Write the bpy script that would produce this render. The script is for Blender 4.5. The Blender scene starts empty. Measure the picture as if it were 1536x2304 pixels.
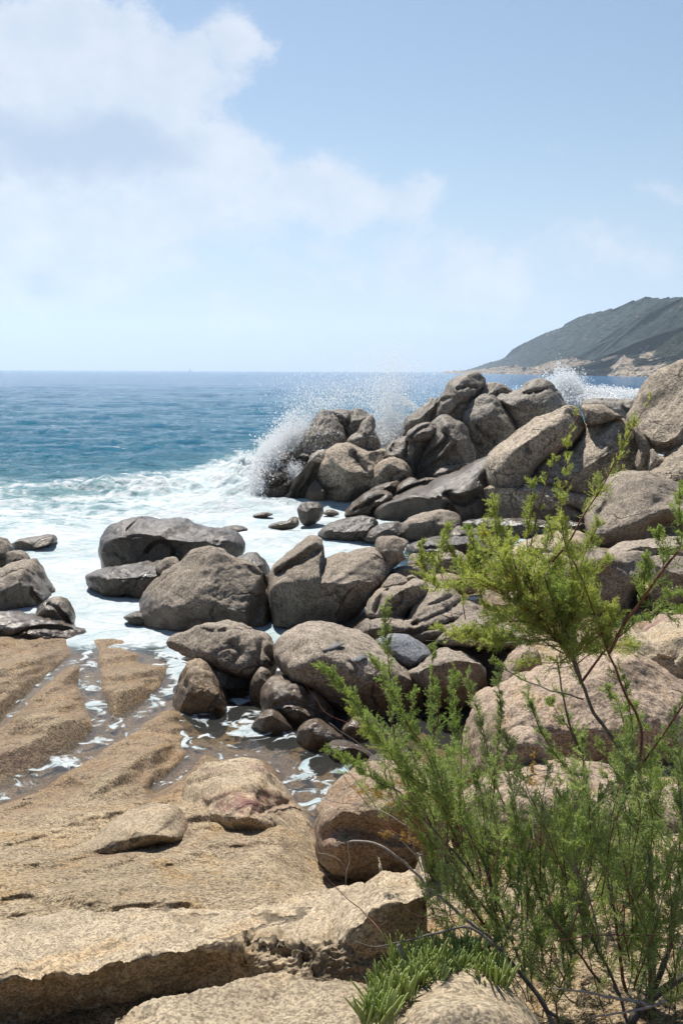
import bpy, math, random
import numpy as np
from mathutils import Vector, Matrix

random.seed(7)
rng = np.random.default_rng(11)
scene = bpy.context.scene
C = scene.collection

# ------------------------------------------------------------------ camera
H = 4.0
FPX = 2240.0                         # focal length in photograph pixels (1536 x 2304)
PITCH = math.radians(8.06)
ROLL = math.radians(0.26)
cam_d = bpy.data.cameras.new('camera')
cam = bpy.data.objects.new('camera', cam_d)
C.objects.link(cam)
cam_d.sensor_fit = 'VERTICAL'
cam_d.sensor_height = 36.0
cam_d.lens = 35.0
cam_d.clip_start = 0.05
cam_d.clip_end = 30000
M = Matrix.Translation((0, 0, H)) @ Matrix.Rotation(math.pi / 2 - PITCH, 4, 'X') @ Matrix.Rotation(ROLL, 4, 'Z')
cam.matrix_world = M
scene.camera = cam
RM = np.array(M.to_3x3())

# ------------------------------------------------------------------ light
SUN_EL = math.radians(57)
SUN_AZ = math.radians(-22)           # from straight ahead (+Y), negative = to the left
S = Vector((math.sin(SUN_AZ) * math.cos(SUN_EL), math.cos(SUN_AZ) * math.cos(SUN_EL), math.sin(SUN_EL)))
sun_d = bpy.data.lights.new('sun', 'SUN')
sun_d.energy = 4.9
sun_d.angle = math.radians(0.53)
sun_d.color = (1.0, 0.955, 0.88)
sun = bpy.data.objects.new('sun', sun_d)
C.objects.link(sun)
sun.rotation_euler = S.to_track_quat('Z', 'Y').to_euler()

scene.view_settings.view_transform = 'Standard'
scene.view_settings.look = 'None'
EXPO = 0.72
scene.view_settings.exposure = EXPO
scene.view_settings.gamma = 1.0
scene.cycles.max_bounces = 6
scene.cycles.diffuse_bounces = 3
scene.cycles.glossy_bounces = 3
scene.cycles.transmission_bounces = 4
scene.cycles.transparent_max_bounces = 8
scene.cycles.volume_bounces = 1
scene.cycles.volume_step_rate = 4.0
scene.cycles.volume_max_steps = 64
scene.cycles.use_denoising = True
scene.cycles.sample_clamp_indirect = 4.0
scene.cycles.sample_clamp_direct = 12.0
scene.cycles.caustics_reflective = False
scene.cycles.caustics_refractive = False


def ray(px, py):
    """world direction through a photograph pixel, scaled so that its y component is 1"""
    px = np.asarray(px, float); py = np.asarray(py, float)
    v = np.stack([(px - 768) / FPX, -(py - 1152) / FPX, -np.ones_like(px * py)], -1) if px.shape == py.shape else None
    d = v @ RM.T
    return d / d[..., 1:2]


def atY(px, py, Y):
    px, py, Y = np.broadcast_arrays(np.asarray(px, float), np.asarray(py, float), np.asarray(Y, float))
    d = ray(px, py)
    return np.array([0, 0, H]) + d * Y[..., None]


def Yat(px, py, z=0.0):
    d = ray(np.float64(px), np.float64(py))
    return float((z - H) / d[2])


def project(P):
    q = (P - np.array([0, 0, H])) @ RM
    return 768 + FPX * q[..., 0] / -q[..., 2], 1152 - FPX * q[..., 1] / -q[..., 2]


# ------------------------------------------------------------------ numpy noise
_perm = np.random.default_rng(3).permutation(256).astype(np.int64)
_perm = np.concatenate([_perm, _perm, _perm])
_g = np.random.default_rng(5).normal(size=(256, 3)); _g /= np.linalg.norm(_g, axis=1, keepdims=True)


def pnoise(P):
    P = np.asarray(P, float)
    i = np.floor(P).astype(np.int64); f = P - i
    u = f * f * f * (f * (f * 6 - 15) + 10)
    i &= 255
    out = 0
    for dx in (0, 1):
        for dy in (0, 1):
            for dz in (0, 1):
                h = _perm[_perm[_perm[(i[..., 0] + dx) & 255] + ((i[..., 1] + dy) & 255)] + ((i[..., 2] + dz) & 255)]
                g = _g[h]
                d = g[..., 0] * (f[..., 0] - dx) + g[..., 1] * (f[..., 1] - dy) + g[..., 2] * (f[..., 2] - dz)
                w = (u[..., 0] if dx else 1 - u[..., 0]) * (u[..., 1] if dy else 1 - u[..., 1]) * (u[..., 2] if dz else 1 - u[..., 2])
                out = out + d * w
    return out * 1.6


def fbm(P, oct=4, gain=0.5):
    a, s, o = 1.0, 0.0, np.asarray(P, float)
    for k in range(oct):
        s = s + a * pnoise(o + 17.3 * k); a *= gain; o = o * 2.03
    return s


def smooth(a, b, x):
    t = np.clip((np.asarray(x, float) - a) / (b - a), 0, 1)
    return t * t * (3 - 2 * t)


# ------------------------------------------------------------------ objects
def tag(o, label=None, cat=None, group=None, kind=None):
    if label: o['label'] = label
    if cat: o['category'] = cat
    if group: o['group'] = group
    if kind: o['kind'] = kind
    return o


def mesh_obj(name, V, F, mat, parent=None, origin=None, smooth_shade=True, attrs=None):
    """V (n,3), F (m,k) with k = 3 or 4"""
    V = np.asarray(V, np.float64); F = np.asarray(F, np.int64)
    if origin is not None:
        V = V - np.asarray(origin)
    me = bpy.data.meshes.new(name)
    k = F.shape[1]
    me.vertices.add(len(V)); me.vertices.foreach_set('co', V.astype(np.float32).ravel())
    me.loops.add(F.size); me.loops.foreach_set('vertex_index', F.astype(np.int32).ravel())
    me.polygons.add(len(F)); me.polygons.foreach_set('loop_start', np.arange(0, F.size, k, dtype=np.int32))
    me.update(calc_edges=True)
    if smooth_shade:
        me.polygons.foreach_set('use_smooth', np.ones(len(F), bool))
    if attrs:
        for an, av in attrs.items():
            a = me.attributes.new(an, 'FLOAT', 'POINT'); a.data.foreach_set('value', np.asarray(av, np.float32).ravel())
    me.materials.append(mat)
    o = bpy.data.objects.new(name, me); C.objects.link(o)
    if parent is not None:
        o.parent = parent
        if origin is not None:
            o.location = Vector(origin) - parent.location
        else:
            o.location = -parent.location
    elif origin is not None:
        o.location = Vector(origin)
    return o


def grid_faces(n, m, wrap=False):
    """n rows, m columns"""
    r = np.arange(n - 1)[:, None]; c = np.arange(m if wrap else m - 1)[None, :]
    c2 = (c + 1) % m
    return np.stack([r * m + c, r * m + c2, (r + 1) * m + c2, (r + 1) * m + c], -1).reshape(-1, 4)


# ------------------------------------------------------------------ node helpers
class NT:
    def __init__(s, tree):
        s.t = tree; s.n = tree.nodes; s.l = tree.links; s.n.clear()

    def new(s, typ, **kw):
        nd = s.n.new(typ)
        for k, v in kw.items():
            if hasattr(nd, k): setattr(nd, k, v)
        return nd

    def put(s, sock, v):
        if v is None: return
        if isinstance(v, bpy.types.NodeSocket): s.l.new(v, sock)
        elif isinstance(v, (tuple, list)) and sock.type == 'RGBA' and len(v) == 3: sock.default_value = (*v, 1)
        else: sock.default_value = v

    def math(s, op, a, b=None, c=None, clamp=False):
        nd = s.n.new('ShaderNodeMath'); nd.operation = op; nd.use_clamp = clamp
        s.put(nd.inputs[0], a); s.put(nd.inputs[1], b); s.put(nd.inputs[2], c)
        return nd.outputs[0]

    def maprange(s, v, a, b, c=0.0, d=1.0, kind='SMOOTHSTEP'):
        nd = s.n.new('ShaderNodeMapRange'); nd.interpolation_type = kind
        for k, x in zip(range(5), (v, a, b, c, d)): s.put(nd.inputs[k], x)
        return nd.outputs[0]

    def mix(s, f, a, b, mode='MIX'):
        nd = s.n.new('ShaderNodeMix'); nd.data_type = 'RGBA'; nd.blend_type = mode
        s.put(nd.inputs[0], f); s.put(nd.inputs[6], a); s.put(nd.inputs[7], b)
        return nd.outputs[2]

    def noise(s, vec, scale, detail=4, rough=0.55, dist=0.0, col=False):
        nd = s.n.new('ShaderNodeTexNoise')
        s.put(nd.inputs['Vector'], vec); nd.inputs['Scale'].default_value = scale
        nd.inputs['Detail'].default_value = detail; nd.inputs['Roughness'].default_value = rough
        nd.inputs['Distortion'].default_value = dist
        return nd.outputs['Color' if col else 'Fac']

    def voro(s, vec, scale, feature='F1', out='Distance', rnd=1.0):
        nd = s.n.new('ShaderNodeTexVoronoi'); nd.feature = feature
        s.put(nd.inputs['Vector'], vec); nd.inputs['Scale'].default_value = scale
        nd.inputs['Randomness'].default_value = rnd
        return nd.outputs[out]

    def bump(s, h, strength, dist, normal=None):
        nd = s.n.new('ShaderNodeBump'); nd.inputs['Strength'].default_value = strength
        nd.inputs['Distance'].default_value = dist; s.put(nd.inputs['Height'], h)
        if normal is not None: s.put(nd.inputs['Normal'], normal)
        return nd.outputs[0]

    def attr(s, name):
        nd = s.n.new('ShaderNodeAttribute'); nd.attribute_name = name
        return nd.outputs['Fac']

    def mixsh(s, f, a, b):
        nd = s.n.new('ShaderNodeMixShader'); s.put(nd.inputs[0], f); s.l.new(a, nd.inputs[1]); s.l.new(b, nd.inputs[2])
        return nd.outputs[0]

    def princ(s, **kw):
        nd = s.n.new('ShaderNodeBsdfPrincipled')
        for k, v in kw.items(): s.put(nd.inputs[k.replace('_', ' ')], v)
        return nd.outputs[0]

    def out(s, sh):
        o = s.n.new('ShaderNodeOutputMaterial'); s.l.new(sh, o.inputs[0]); return o


def new_mat(name):
    m = bpy.data.materials.new(name); m.use_nodes = True
    return m, NT(m.node_tree)


# ------------------------------------------------------------------ sky with clouds (world)
world = bpy.data.worlds.new('World'); scene.world = world; world.use_nodes = True
w = NT(world.node_tree)
sky = w.new('ShaderNodeTexSky'); sky.sky_type = 'NISHITA'; sky.sun_disc = False
sky.sun_elevation = SUN_EL; sky.sun_rotation = SUN_AZ
sky.altitude = 0; sky.air_density = 1.1; sky.dust_density = 0.35; sky.ozone_density = 2.0
tc = w.new('ShaderNodeTexCoord')
sep = w.new('ShaderNodeSeparateXYZ'); w.l.new(tc.outputs['Generated'], sep.inputs[0])
yy = w.math('MAXIMUM', sep.outputs[1], 0.12)
U = w.math('DIVIDE', sep.outputs[0], yy); Vv = w.math('DIVIDE', sep.outputs[2], yy)
cmb = w.new('ShaderNodeCombineXYZ'); w.put(cmb.inputs[0], U); w.put(cmb.inputs[1], w.math('MULTIPLY', Vv, 1.25))
uvw = cmb.outputs[0]
warp = w.noise(uvw, 6.0, 8, 0.62, col=True)
sw = w.new('ShaderNodeSeparateColor'); w.l.new(warp, sw.inputs[0])
Uw = w.math('ADD', U, w.math('MULTIPLY', w.math('SUBTRACT', sw.outputs[0], 0.5), 0.20))
Vw = w.math('ADD', Vv, w.math('MULTIPLY', w.math('SUBTRACT', sw.outputs[1], 0.5), 0.16))


def blob(px, py, rx, ry, wgt):
    d = ray(np.float64(px), np.float64(py)); u0, v0 = float(d[0]), float(d[2])
    a = w.math('DIVIDE', w.math('SUBTRACT', Uw, u0), rx / FPX)
    b = w.math('DIVIDE', w.math('SUBTRACT', Vw, v0), ry / FPX)
    q = w.math('ADD', w.math('MULTIPLY', a, a), w.math('MULTIPLY', b, b))
    e = w.math('SUBTRACT', 1.0, w.math('SQRT', q), clamp=True)
    return w.math('MULTIPLY', e, wgt)


def blobs(lst, op='MAXIMUM'):
    acc = None
    for bb in lst:
        v = blob(*bb); acc = v if acc is None else w.math(op, acc, v)
    return acc

WS = 0.060
KE = 2 ** -EXPO / WS
cover = blobs([(160, 200, 400, 260, 2.3), (-60, 400, 480, 300, 1.6), (505, 110, 110, 140, .85), (340, 130, 210, 130, 1.3), (430, 400, 260, 200, 1.5),
               (700, 450, 320, 160, 1.15), (930, 460, 150, 130, .8), (330, 520, 420, 130, 1.0), (60, 600, 380, 150, .9),
               (1080, 620, 480, 120, .75), (1350, 570, 330, 110, .6), (680, 610, 260, 60, .55), (540, 690, 130, 40, .4),
               (1180, 345, 80, 50, .42), (1490, 400, 100, 45, .35), (900, 720, 900, 110, .38), (-300, 100, 500, 500, 1.5)])
nz = w.math('ADD', w.math('MULTIPLY', w.noise(uvw, 7.0, 9, 0.62), .75), w.math('MULTIPLY', w.noise(uvw, 26.0, 6, 0.6), .25))
dens = w.math('ADD', cover, w.math('MULTIPLY', w.math('SUBTRACT', nz, 0.5), 1.7))
mask = w.maprange(dens, 0.20, 0.66)
thick = blobs([(210, 350, 300, 120, 1.15), (90, 300, 220, 90, .6), (110, 640, 120, 50, .6), (-120, 350, 260, 120, 1.0)])
thick = w.math('ADD', thick, w.math('MULTIPLY', w.math('SUBTRACT', w.noise(uvw, 6.0, 4, .5), 0.5), 0.5))
shade = w.maprange(thick, 0.05, 0.75)
lit = w.mix(w.maprange(w.noise(uvw, 14.0, 5, .6), .35, .7), (0.62 * KE, 0.69 * KE, 0.81 * KE), (0.75 * KE, 0.79 * KE, 0.87 * KE))
ccol = w.mix(shade, lit, (0.44 * KE, 0.545 * KE, 0.70 * KE))
# only the part of the sky that lies ahead carries these clouds
front = w.maprange(sep.outputs[1], 0.12, 0.3)
mk = w.math('MULTIPLY', w.math('MULTIPLY', mask, 0.9), front)
veil = w.math('MULTIPLY', w.maprange(sep.outputs[2], -.02, .22, .85, 0.0), w.maprange(sep.outputs[2], -.05, -.005))
skyb = w.mix(veil, sky.outputs[0], (.455 * KE, .575 * KE, .77 * KE))
skyc = w.mix(mk, skyb, ccol)
bg = w.new('ShaderNodeBackground'); w.l.new(skyc, bg.inputs[0]); bg.inputs[1].default_value = WS
wo = w.new('ShaderNodeOutputWorld'); w.l.new(bg.outputs[0], wo.inputs[0])
world.cycles.sampling_method = 'MANUAL'; world.cycles.sample_map_resolution = 512


# ------------------------------------------------------------------ materials
def granite(name, light, mid, dark, grain=1.0, bump=1.0, rough=0.85, wet=0.0, wetz=None, red=False, warm=None):
    """weathered granite: large tone patches, lichen-like mottling, crystals; wet = glossy and darker"""
    m, t = new_mat(name)
    tcn = t.new('ShaderNodeTexCoord'); P = tcn.outputs['Object']
    oi = t.new('ShaderNodeObjectInfo')
    geo = t.new('ShaderNodeNewGeometry'); sp = t.new('ShaderNodeSeparateXYZ'); t.l.new(geo.outputs['Position'], sp.inputs[0])
    big = t.noise(P, 0.9, 4, .6, .6)
    med = t.noise(P, 5.0, 6, .65, .3)
    fine = t.noise(P, 26 * grain, 6, .7)
    col = t.mix(t.maprange(big, .35, .68), mid, light)
    col = t.mix(t.math('MULTIPLY', t.maprange(med, .42, .72), .65), col, dark)
    if warm is not None:
        col = t.mix(t.math('MULTIPLY', t.maprange(t.noise(P, 2.1, 5, .65, .8), .48, .72), .6), col, warm)
    cell = t.voro(P, 70 * grain, out='Color')
    cs = t.new('ShaderNodeSeparateColor'); t.l.new(cell, cs.inputs[0])
    val = t.math('ADD', t.math('MULTIPLY', cs.outputs[0], .55), t.math('MULTIPLY', fine, 1.1))
    col = t.mix(1.0, col, t.mix(t.maprange(val, .45, 1.15), (.50, .48, .46), (1.42, 1.42, 1.42)), 'MULTIPLY')
    pitn = t.noise(P, 26 * grain, 6, .72)
    col = t.mix(t.math('MULTIPLY', t.maprange(pitn, .60, .72), .55), col, dark)
    if red:
        col = t.mix(t.math('MULTIPLY', t.attr('red'), t.maprange(t.noise(P, 9, 6, .7), .35, .6)), col, (.17, .075, .065))
    wv_ = t.new('ShaderNodeVectorMath'); wv_.operation = 'MULTIPLY_ADD'; t.l.new(t.noise(P, 1.3, 4, .6, col=True), wv_.inputs[0]); wv_.inputs[1].default_value = (.8, .8, .8); t.l.new(P, wv_.inputs[2])
    ed = t.voro(wv_.outputs[0], .75, 'DISTANCE_TO_EDGE')
    ck = t.math('MULTIPLY', t.maprange(ed, .004, .022, 1.0, 0.0), t.maprange(t.noise(P, .9, 3, .5), .48, .60))
    col = t.mix(t.math('MULTIPLY', ck, .75), col, tuple(x * .35 for x in dark))
    stn = t.maprange(t.noise(wv_.outputs[0], .7, 6, .65, .5), .50, .66)
    col = t.mix(t.math('MULTIPLY', stn, .42), col, tuple(x * .95 for x in dark))
    hsv = t.new('ShaderNodeHueSaturation'); t.l.new(col, hsv.inputs['Color'])
    t.put(hsv.inputs['Value'], t.maprange(oi.outputs['Random'], 0, 1, .88, 1.14, 'LINEAR'))
    col = hsv.outputs[0]
    if wetz is not None:
        zz = t.math('ADD', sp.outputs[2], t.math('MULTIPLY', t.math('SUBTRACT', t.noise(geo.outputs['Position'], 1.6, 5, .6), .5), wetz * 1.1))
        wf = t.maprange(zz, wetz * .55, wetz * 1.1, 1.0, 0.0)
        wf = t.math('MAXIMUM', wf, wet)
    else:
        wf = wet
    if not (wetz is None and wet == 0):
        col = t.mix(wf, col, t.mix(1.0, col, (.44, .38, .32), 'MULTIPLY'))
        rg = t.maprange(wf, 0, 1, rough, .30, 'LINEAR')
        spc = t.maprange(wf, 0, 1, .25, .6, 'LINEAR')
    else:
        rg = rough; spc = .3
    b = t.bump(t.math('ADD', t.noise(P, 9, 9, .62), t.math('MULTIPLY', pitn, -.4)), .55, .06 * bump)
    b = t.bump(t.math('ADD', fine, t.math('MULTIPLY', cs.outputs[1], .35)), .7, .022 * bump, b)
    b = t.bump(t.math('MULTIPLY', ck, -1.0), .8, .03, b)
    sh = dict(Base_Color=col, Roughness=rg, Specular_IOR_Level=spc, Normal=b)
    if not (wetz is None and wet == 0):
        bw = t.bump(t.noise(P, 24 * grain, 6, .8), 1.0, .05)
        sh.update(Coat_Weight=t.math('MULTIPLY', wf, .22), Coat_Roughness=.12, Coat_IOR=1.36, Coat_Normal=bw)
    t.out(t.princ(**sh))
    return m


G_TAN = granite('dry_tan_granite', (0.385, 0.311, 0.215), (0.326, 0.266, 0.185), (0.178, 0.133, 0.085), 1.35, 1.4, red=True, warm=(0.370, 0.255, 0.133))
G_BED = granite('damp_tan_granite', (0.266, 0.200, 0.130), (0.207, 0.155, 0.107), (0.118, 0.081, 0.048), .8, 1.1, rough=.7, wet=0, wetz=.32, red=True, warm=(0.281, 0.178, 0.081))
G_GREY = granite('grey_brown_granite', (0.285, 0.238, 0.189), (0.231, 0.192, 0.150), (0.108, 0.088, 0.067), .8, 1.15, wetz=.5)
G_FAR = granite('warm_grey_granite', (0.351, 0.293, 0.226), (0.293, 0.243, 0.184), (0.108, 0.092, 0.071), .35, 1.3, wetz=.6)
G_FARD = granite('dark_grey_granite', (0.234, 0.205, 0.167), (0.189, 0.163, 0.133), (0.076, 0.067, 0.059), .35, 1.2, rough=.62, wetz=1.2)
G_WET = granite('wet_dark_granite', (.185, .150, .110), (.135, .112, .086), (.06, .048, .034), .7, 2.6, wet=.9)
G_WETB = granite('wet_brown_granite', (0.192, 0.141, 0.081), (0.148, 0.111, 0.074), (0.074, 0.052, 0.030), .8, 2.2, wet=.85)
G_BLUE = granite('blue_grey_granite', (0.192, 0.200, 0.215), (0.155, 0.163, 0.178), (0.089, 0.092, 0.104), 1.0, .8)
G_PINK = granite('pinkish_granite', (0.340, 0.259, 0.192), (0.281, 0.215, 0.159), (0.163, 0.118, 0.081), .9, 1.15, red=True, warm=(0.333, 0.222, 0.118))

G_DRY = granite('weathered_bed_granite', (.385, .305, .205), (.32, .255, .17), (.17, .13, .085), 1.2, 1.3, red=True, warm=(.36, .24, .115))
G_BROWN = granite('brown_granite', (.27, .20, .135), (.21, .155, .105), (.11, .075, .05), 1.2, 1.5, red=True, warm=(.25, .14, .08))


# ------------------------------------------------------------------ boulders
def cr_closed(pts, n):
    P = np.asarray(pts, float); k = len(P)
    out = []
    L = np.linalg.norm(np.roll(P, -1, 0) - P, axis=1)
    cum = np.concatenate([[0], np.cumsum(L)]); tot = cum[-1]
    s = np.linspace(0, tot, n, endpoint=False)
    i = np.clip(np.searchsorted(cum, s, side='right') - 1, 0, k - 1)
    t = ((s - cum[i]) / L[i])[:, None]
    p0, p1, p2, p3 = P[(i - 1) % k], P[i], P[(i + 1) % k], P[(i + 2) % k]
    q = 0.5 * (2 * p1 + (p2 - p0) * t + (2 * p0 - 5 * p1 + 4 * p2 - p3) * t * t + (3 * p1 - p0 - 3 * p2 + p3) * t ** 3)
    return q * .75 + (p1 + (p2 - p1) * t) * .25


def cr_open(pts, n=None, step=6):
    P = np.asarray(pts, float)
    if len(P) == 2:
        n = n or max(2, int(np.linalg.norm((P[1] - P[0])[:2]) / step))
        return P[0] + (P[1] - P[0]) * np.linspace(0, 1, n)[:, None]
    E = np.vstack([2 * P[0] - P[1], P, 2 * P[-1] - P[-2]])
    L = np.linalg.norm((P[1:] - P[:-1])[:, :2], axis=1); L = np.maximum(L, 1e-6)
    cum = np.concatenate([[0], np.cumsum(L)])
    n = n or max(3, int(cum[-1] / step))
    s = np.linspace(0, cum[-1], n)
    i = np.clip(np.searchsorted(cum, s, side='right') - 1, 0, len(P) - 2)
    t = ((s - cum[i]) / L[i])[:, None]
    p0, p1, p2, p3 = E[i], E[i + 1], E[i + 2], E[i + 3]
    return 0.5 * (2 * p1 + (p2 - p0) * t + (2 * p0 - 5 * p1 + 4 * p2 - p3) * t * t + (3 * p1 - p0 - 3 * p2 + p3) * t ** 3)


def seg_dist(x, y, line):
    """distance of pixels to a polyline"""
    L = cr_open(line, step=8)
    best = np.full(x.shape, 1e9)
    for a, b in zip(L[:-1], L[1:]):
        d = b - a; q = max(float(d @ d), 1e-9)
        t = np.clip(((x - a[0]) * d[0] + (y - a[1]) * d[1]) / q, 0, 1)
        best = np.minimum(best, np.hypot(x - a[0] - t * d[0], y - a[1] - t * d[1]))
    return best


def vnormals(V, F):
    n = np.zeros_like(V)
    a, b, c, d = V[F[:, 0]], V[F[:, 1]], V[F[:, 2]], V[F[:, 3]]
    fn = np.cross(c - a, d - b)
    for k in range(4): np.add.at(n, F[:, k], fn)
    return n / np.maximum(np.linalg.norm(n, axis=1, keepdims=True), 1e-12)


NROCK = [0]


def rock(label, outline, pole, mat, D=None, Yf=None, zb=0.0, nu=1.9, nl=3.0, amp=1.0, carve=(), red=(), group=None, db=None,
         ext=.05, name='boulder', cat='boulder', crack=1.0, scale_noise=1.0, fine=1.0, facets=5):
    """A closed boulder. The outline is its silhouette, the pole the point of it nearest to us (the brow between
    the sloping top and the steep face); D is its real half depth in metres, Yf how far away the brow stands."""
    NROCK[0] += 1
    seed = NROCK[0] * 7.31
    o = np.asarray(outline, float)
    x0, x1, y0, y1 = o[:, 0].min(), o[:, 0].max(), o[:, 1].min(), o[:, 1].max()
    if Yf is None: Yf = Yat((x0 + x1) / 2, y1, zb)
    wm = (x1 - x0) / FPX * Yf; hm = (y1 - y0) / FPX * Yf
    size = math.sqrt(wm * hm)
    if D is None: D = .55 * min(wm, 1.6 * hm)
    if db is None: db = .8 * D
    per = np.linalg.norm(np.roll(o, -1, 0) - o, axis=1).sum()
    N = int(np.clip(per / 5.0, 40, 400)); R = int(np.clip(math.hypot(x1 - x0, y1 - y0) / 10, 12, 90))
    q = cr_closed(o, N)
    q[:, 1] += ext * (y1 - y0) * smooth(.55, 1, (q[:, 1] - y0) / max(y1 - y0, 1))
    pole = np.asarray(pole, float)
    dv = q - pole; ang = -dv[:, 1] / np.maximum(np.linalg.norm(dv, axis=1), 1e-6)     # +1 up
    n = nl + (nu - nl) * smooth(-.55, .55, ang)
    Y0 = Yf + D
    # front: rings from pole to silhouette
    s = np.sin(np.linspace(0, 1, R + 1)[1:] * math.pi / 2)
    px = pole[0] + s[:, None] * dv[None, :, 0]; py = pole[1] + s[:, None] * dv[None, :, 1]
    Yd = Y0 - D * np.maximum(1 - s[:, None] ** n[None, :], 0) ** (1 / n[None, :])
    # low-frequency irregularity of depth (facets)
    gx = np.stack([px / (x1 - x0) * 2.3, py / max(y1 - y0, 1) * 2.0, np.full_like(px, seed)], -1)
    face = (1 - s[:, None] ** 3)
    Yd = Yd + fbm(gx, 2) * .13 * D * face * amp
    front = atY(px, py, Yd)
    rim = front[-1]
    polep = atY(pole[0], pole[1], Yf + (fbm(np.array([[pole[0] / (x1 - x0) * 2.3, pole[1] / max(y1 - y0, 1) * 2.0, seed]]), 2)[0] * .13 * D * amp))
    cen = rim.mean(0)
    Rb = max(6, R // 3)
    th = np.linspace(0, math.pi / 2, Rb + 1)[1:-1]
    k = np.cos(th)[:, None, None]
    back = cen + (rim[None] - cen) * k ** .8
    back[..., 1] = rim[None, :, 1] + db * np.sin(th)[:, None]
    lastp = cen + np.array([0, db, 0])
    V = np.concatenate([polep.reshape(1, 3), front.reshape(-1, 3), back.reshape(-1, 3), lastp.reshape(1, 3)])
    rows = R + len(th)
    F = grid_faces(rows, N, wrap=True) + 1
    j = np.arange(N); j2 = (j + 1) % N
    cap1 = np.stack([np.zeros(N, int), j + 1, j2 + 1, np.zeros(N, int)], -1)
    lo = 1 + (rows - 1) * N; li = len(V) - 1
    F2 = np.stack([lo + j2, lo + j, np.full(N, li), np.full(N, li)], -1)
    # triangles
    T = np.concatenate([F[:, [0, 1, 2]], F[:, [0, 2, 3]], cap1[:, [0, 1, 2]], F2[:, [0, 1, 2]]])
    T[:len(F) * 2] = T[:len(F) * 2][:, ::-1]
    # normals by position
    fn = np.cross(V[T[:, 1]] - V[T[:, 0]], V[T[:, 2]] - V[T[:, 0]])
    vn = np.zeros_like(V)
    for kk in range(3): np.add.at(vn, T[:, kk], fn)
    vn /= np.maximum(np.linalg.norm(vn, axis=1, keepdims=True), 1e-12)
    if ((V - cen) * vn).sum() < 0: vn = -vn; T = T[:, ::-1]
    # flat cleavage faces: shave the bulges off along a few planes that look toward us or up
    if facets:
        rr_ = np.random.default_rng(int(seed * 100))
        for _ in range(facets):
            up_ = rr_.random() < .5
            nv = np.array([rr_.normal() * .55, -rr_.uniform(.35, .7) if up_ else -1.0, rr_.uniform(.55, .95) if up_ else -rr_.uniform(.05, .35)]); nv /= np.linalg.norm(nv)
            dt = (V - cen) @ nv; mx = dt.max(); h_ = mx * rr_.uniform(.74, .92)
            over = np.maximum(dt - h_, 0); soft = over - (mx - h_) * .22 * (1 - np.exp(-over / ((mx - h_) * .22 + 1e-6)))
            V = V - nv * (soft * .92)[:, None]
    if carve:
        nf = 1 + R * N; A_ = V[:nf]; qx, qy = project(A_); off = np.zeros(nf)
        for cv in carve:
            if cv[0] == 'l': off += cv[3] * np.exp(-(seg_dist(qx, qy, cv[1]) / cv[2]) ** 2)
            else: off += cv[5] * np.exp(-(((qx - cv[1]) / cv[3]) ** 2 + ((qy - cv[2]) / cv[4]) ** 2) ** 1.5)
        c0 = np.array([0, 0, H]); V[:nf] = c0 + (A_ - c0) * (1 + off / A_[:, 1])[:, None]
    if facets or carve:
        fn = np.cross(V[T[:, 1]] - V[T[:, 0]], V[T[:, 2]] - V[T[:, 0]]); vn = np.zeros_like(V)
        for kk in range(3): np.add.at(vn, T[:, kk], fn)
        vn /= np.maximum(np.linalg.norm(vn, axis=1, keepdims=True), 1e-12)
    sc = scale_noise
    W = V + seed * 3.1
    a = fbm(W * (1.5 * sc / size), 3)
    b_ = fbm(W * (1.1 * sc / size) + 40, 2)
    crackf = np.maximum(0, 1 - np.abs(b_) * 9)
    c_ = fbm(W * (5.0 * sc / size) + 9, 4)
    d = a * .040 * size * amp - crackf ** 2 * .022 * size * amp * crack + c_ * .024 * size * amp
    f1 = fbm(W * 6.0 + 3, 4)
    d = d + f1 * min(.016, .02 * size) * fine
    V = V + vn * d[:, None]
    attrs = {}
    if red:
        qx, qy = project(V); r = np.zeros(len(V))
        for (rx, ry, ra, rb, rw) in red:
            r = np.maximum(r, rw * np.exp(-(((qx - rx) / ra) ** 2 + ((qy - ry) / rb) ** 2) ** 1.5))
        attrs['red'] = r
    org = np.array([cen[0], cen[1], max(V[:, 2].min(), zb)])
    ob = mesh_obj(name, V, T, mat, origin=org, attrs=attrs)
    tag(ob, label, cat, group)
    return ob


# ------------------------------------------------------------------ hills and headland far away
def interp(pts, x):
    P = np.asarray(pts, float)
    return np.interp(x, P[:, 0], P[:, 1])


def hill_mat(name, green, green2, rockc, rocky):
    m, t = new_mat(name)
    tcn = t.new('ShaderNodeTexCoord'); P = tcn.outputs['Object']
    mpg = t.new('ShaderNodeMapping'); mpg.inputs['Scale'].default_value = (1, .3, 1.3); t.l.new(P, mpg.inputs[0]); P = mpg.outputs[0]
    a = t.noise(P, .035, 6, .65); b = t.noise(P, .14, 5, .7)
    col = t.mix(t.maprange(a, .38, .64), green, green2)
    vc = t.new('ShaderNodeSeparateColor'); t.l.new(t.voro(P, .11, out='Color'), vc.inputs[0])
    col = t.mix(t.math('MULTIPLY', vc.outputs[0], .95), col, tuple(g * .22 for g in green))
    col = t.mix(t.maprange(t.noise(P, .05, 7, .75), .60, .66), col, tuple(c * .6 for c in rockc))
    col = t.mix(t.math('MULTIPLY', t.maprange(b, .45, .7), .6), col, tuple(g * .45 for g in green))
    rk = t.mix(t.maprange(b, .35, .65), rockc, tuple(c * .62 for c in rockc))
    f = t.math('ADD', t.attr('rocky'), t.math('MULTIPLY', t.math('SUBTRACT', t.noise(P, .03, 7, .7), .5), 2.2))
    col = t.mix(t.maprange(f, .42, .58), col, rk)
    bb = t.bump(t.math('ADD', t.noise(P, .10, 8, .7), t.math('MULTIPLY', t.voro(P, .16), .5)), 1.0, 4.0)
    t.out(t.princ(Base_Color=col, Roughness=.95, Specular_IOR_Level=.1, Normal=bb))
    return m


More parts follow.
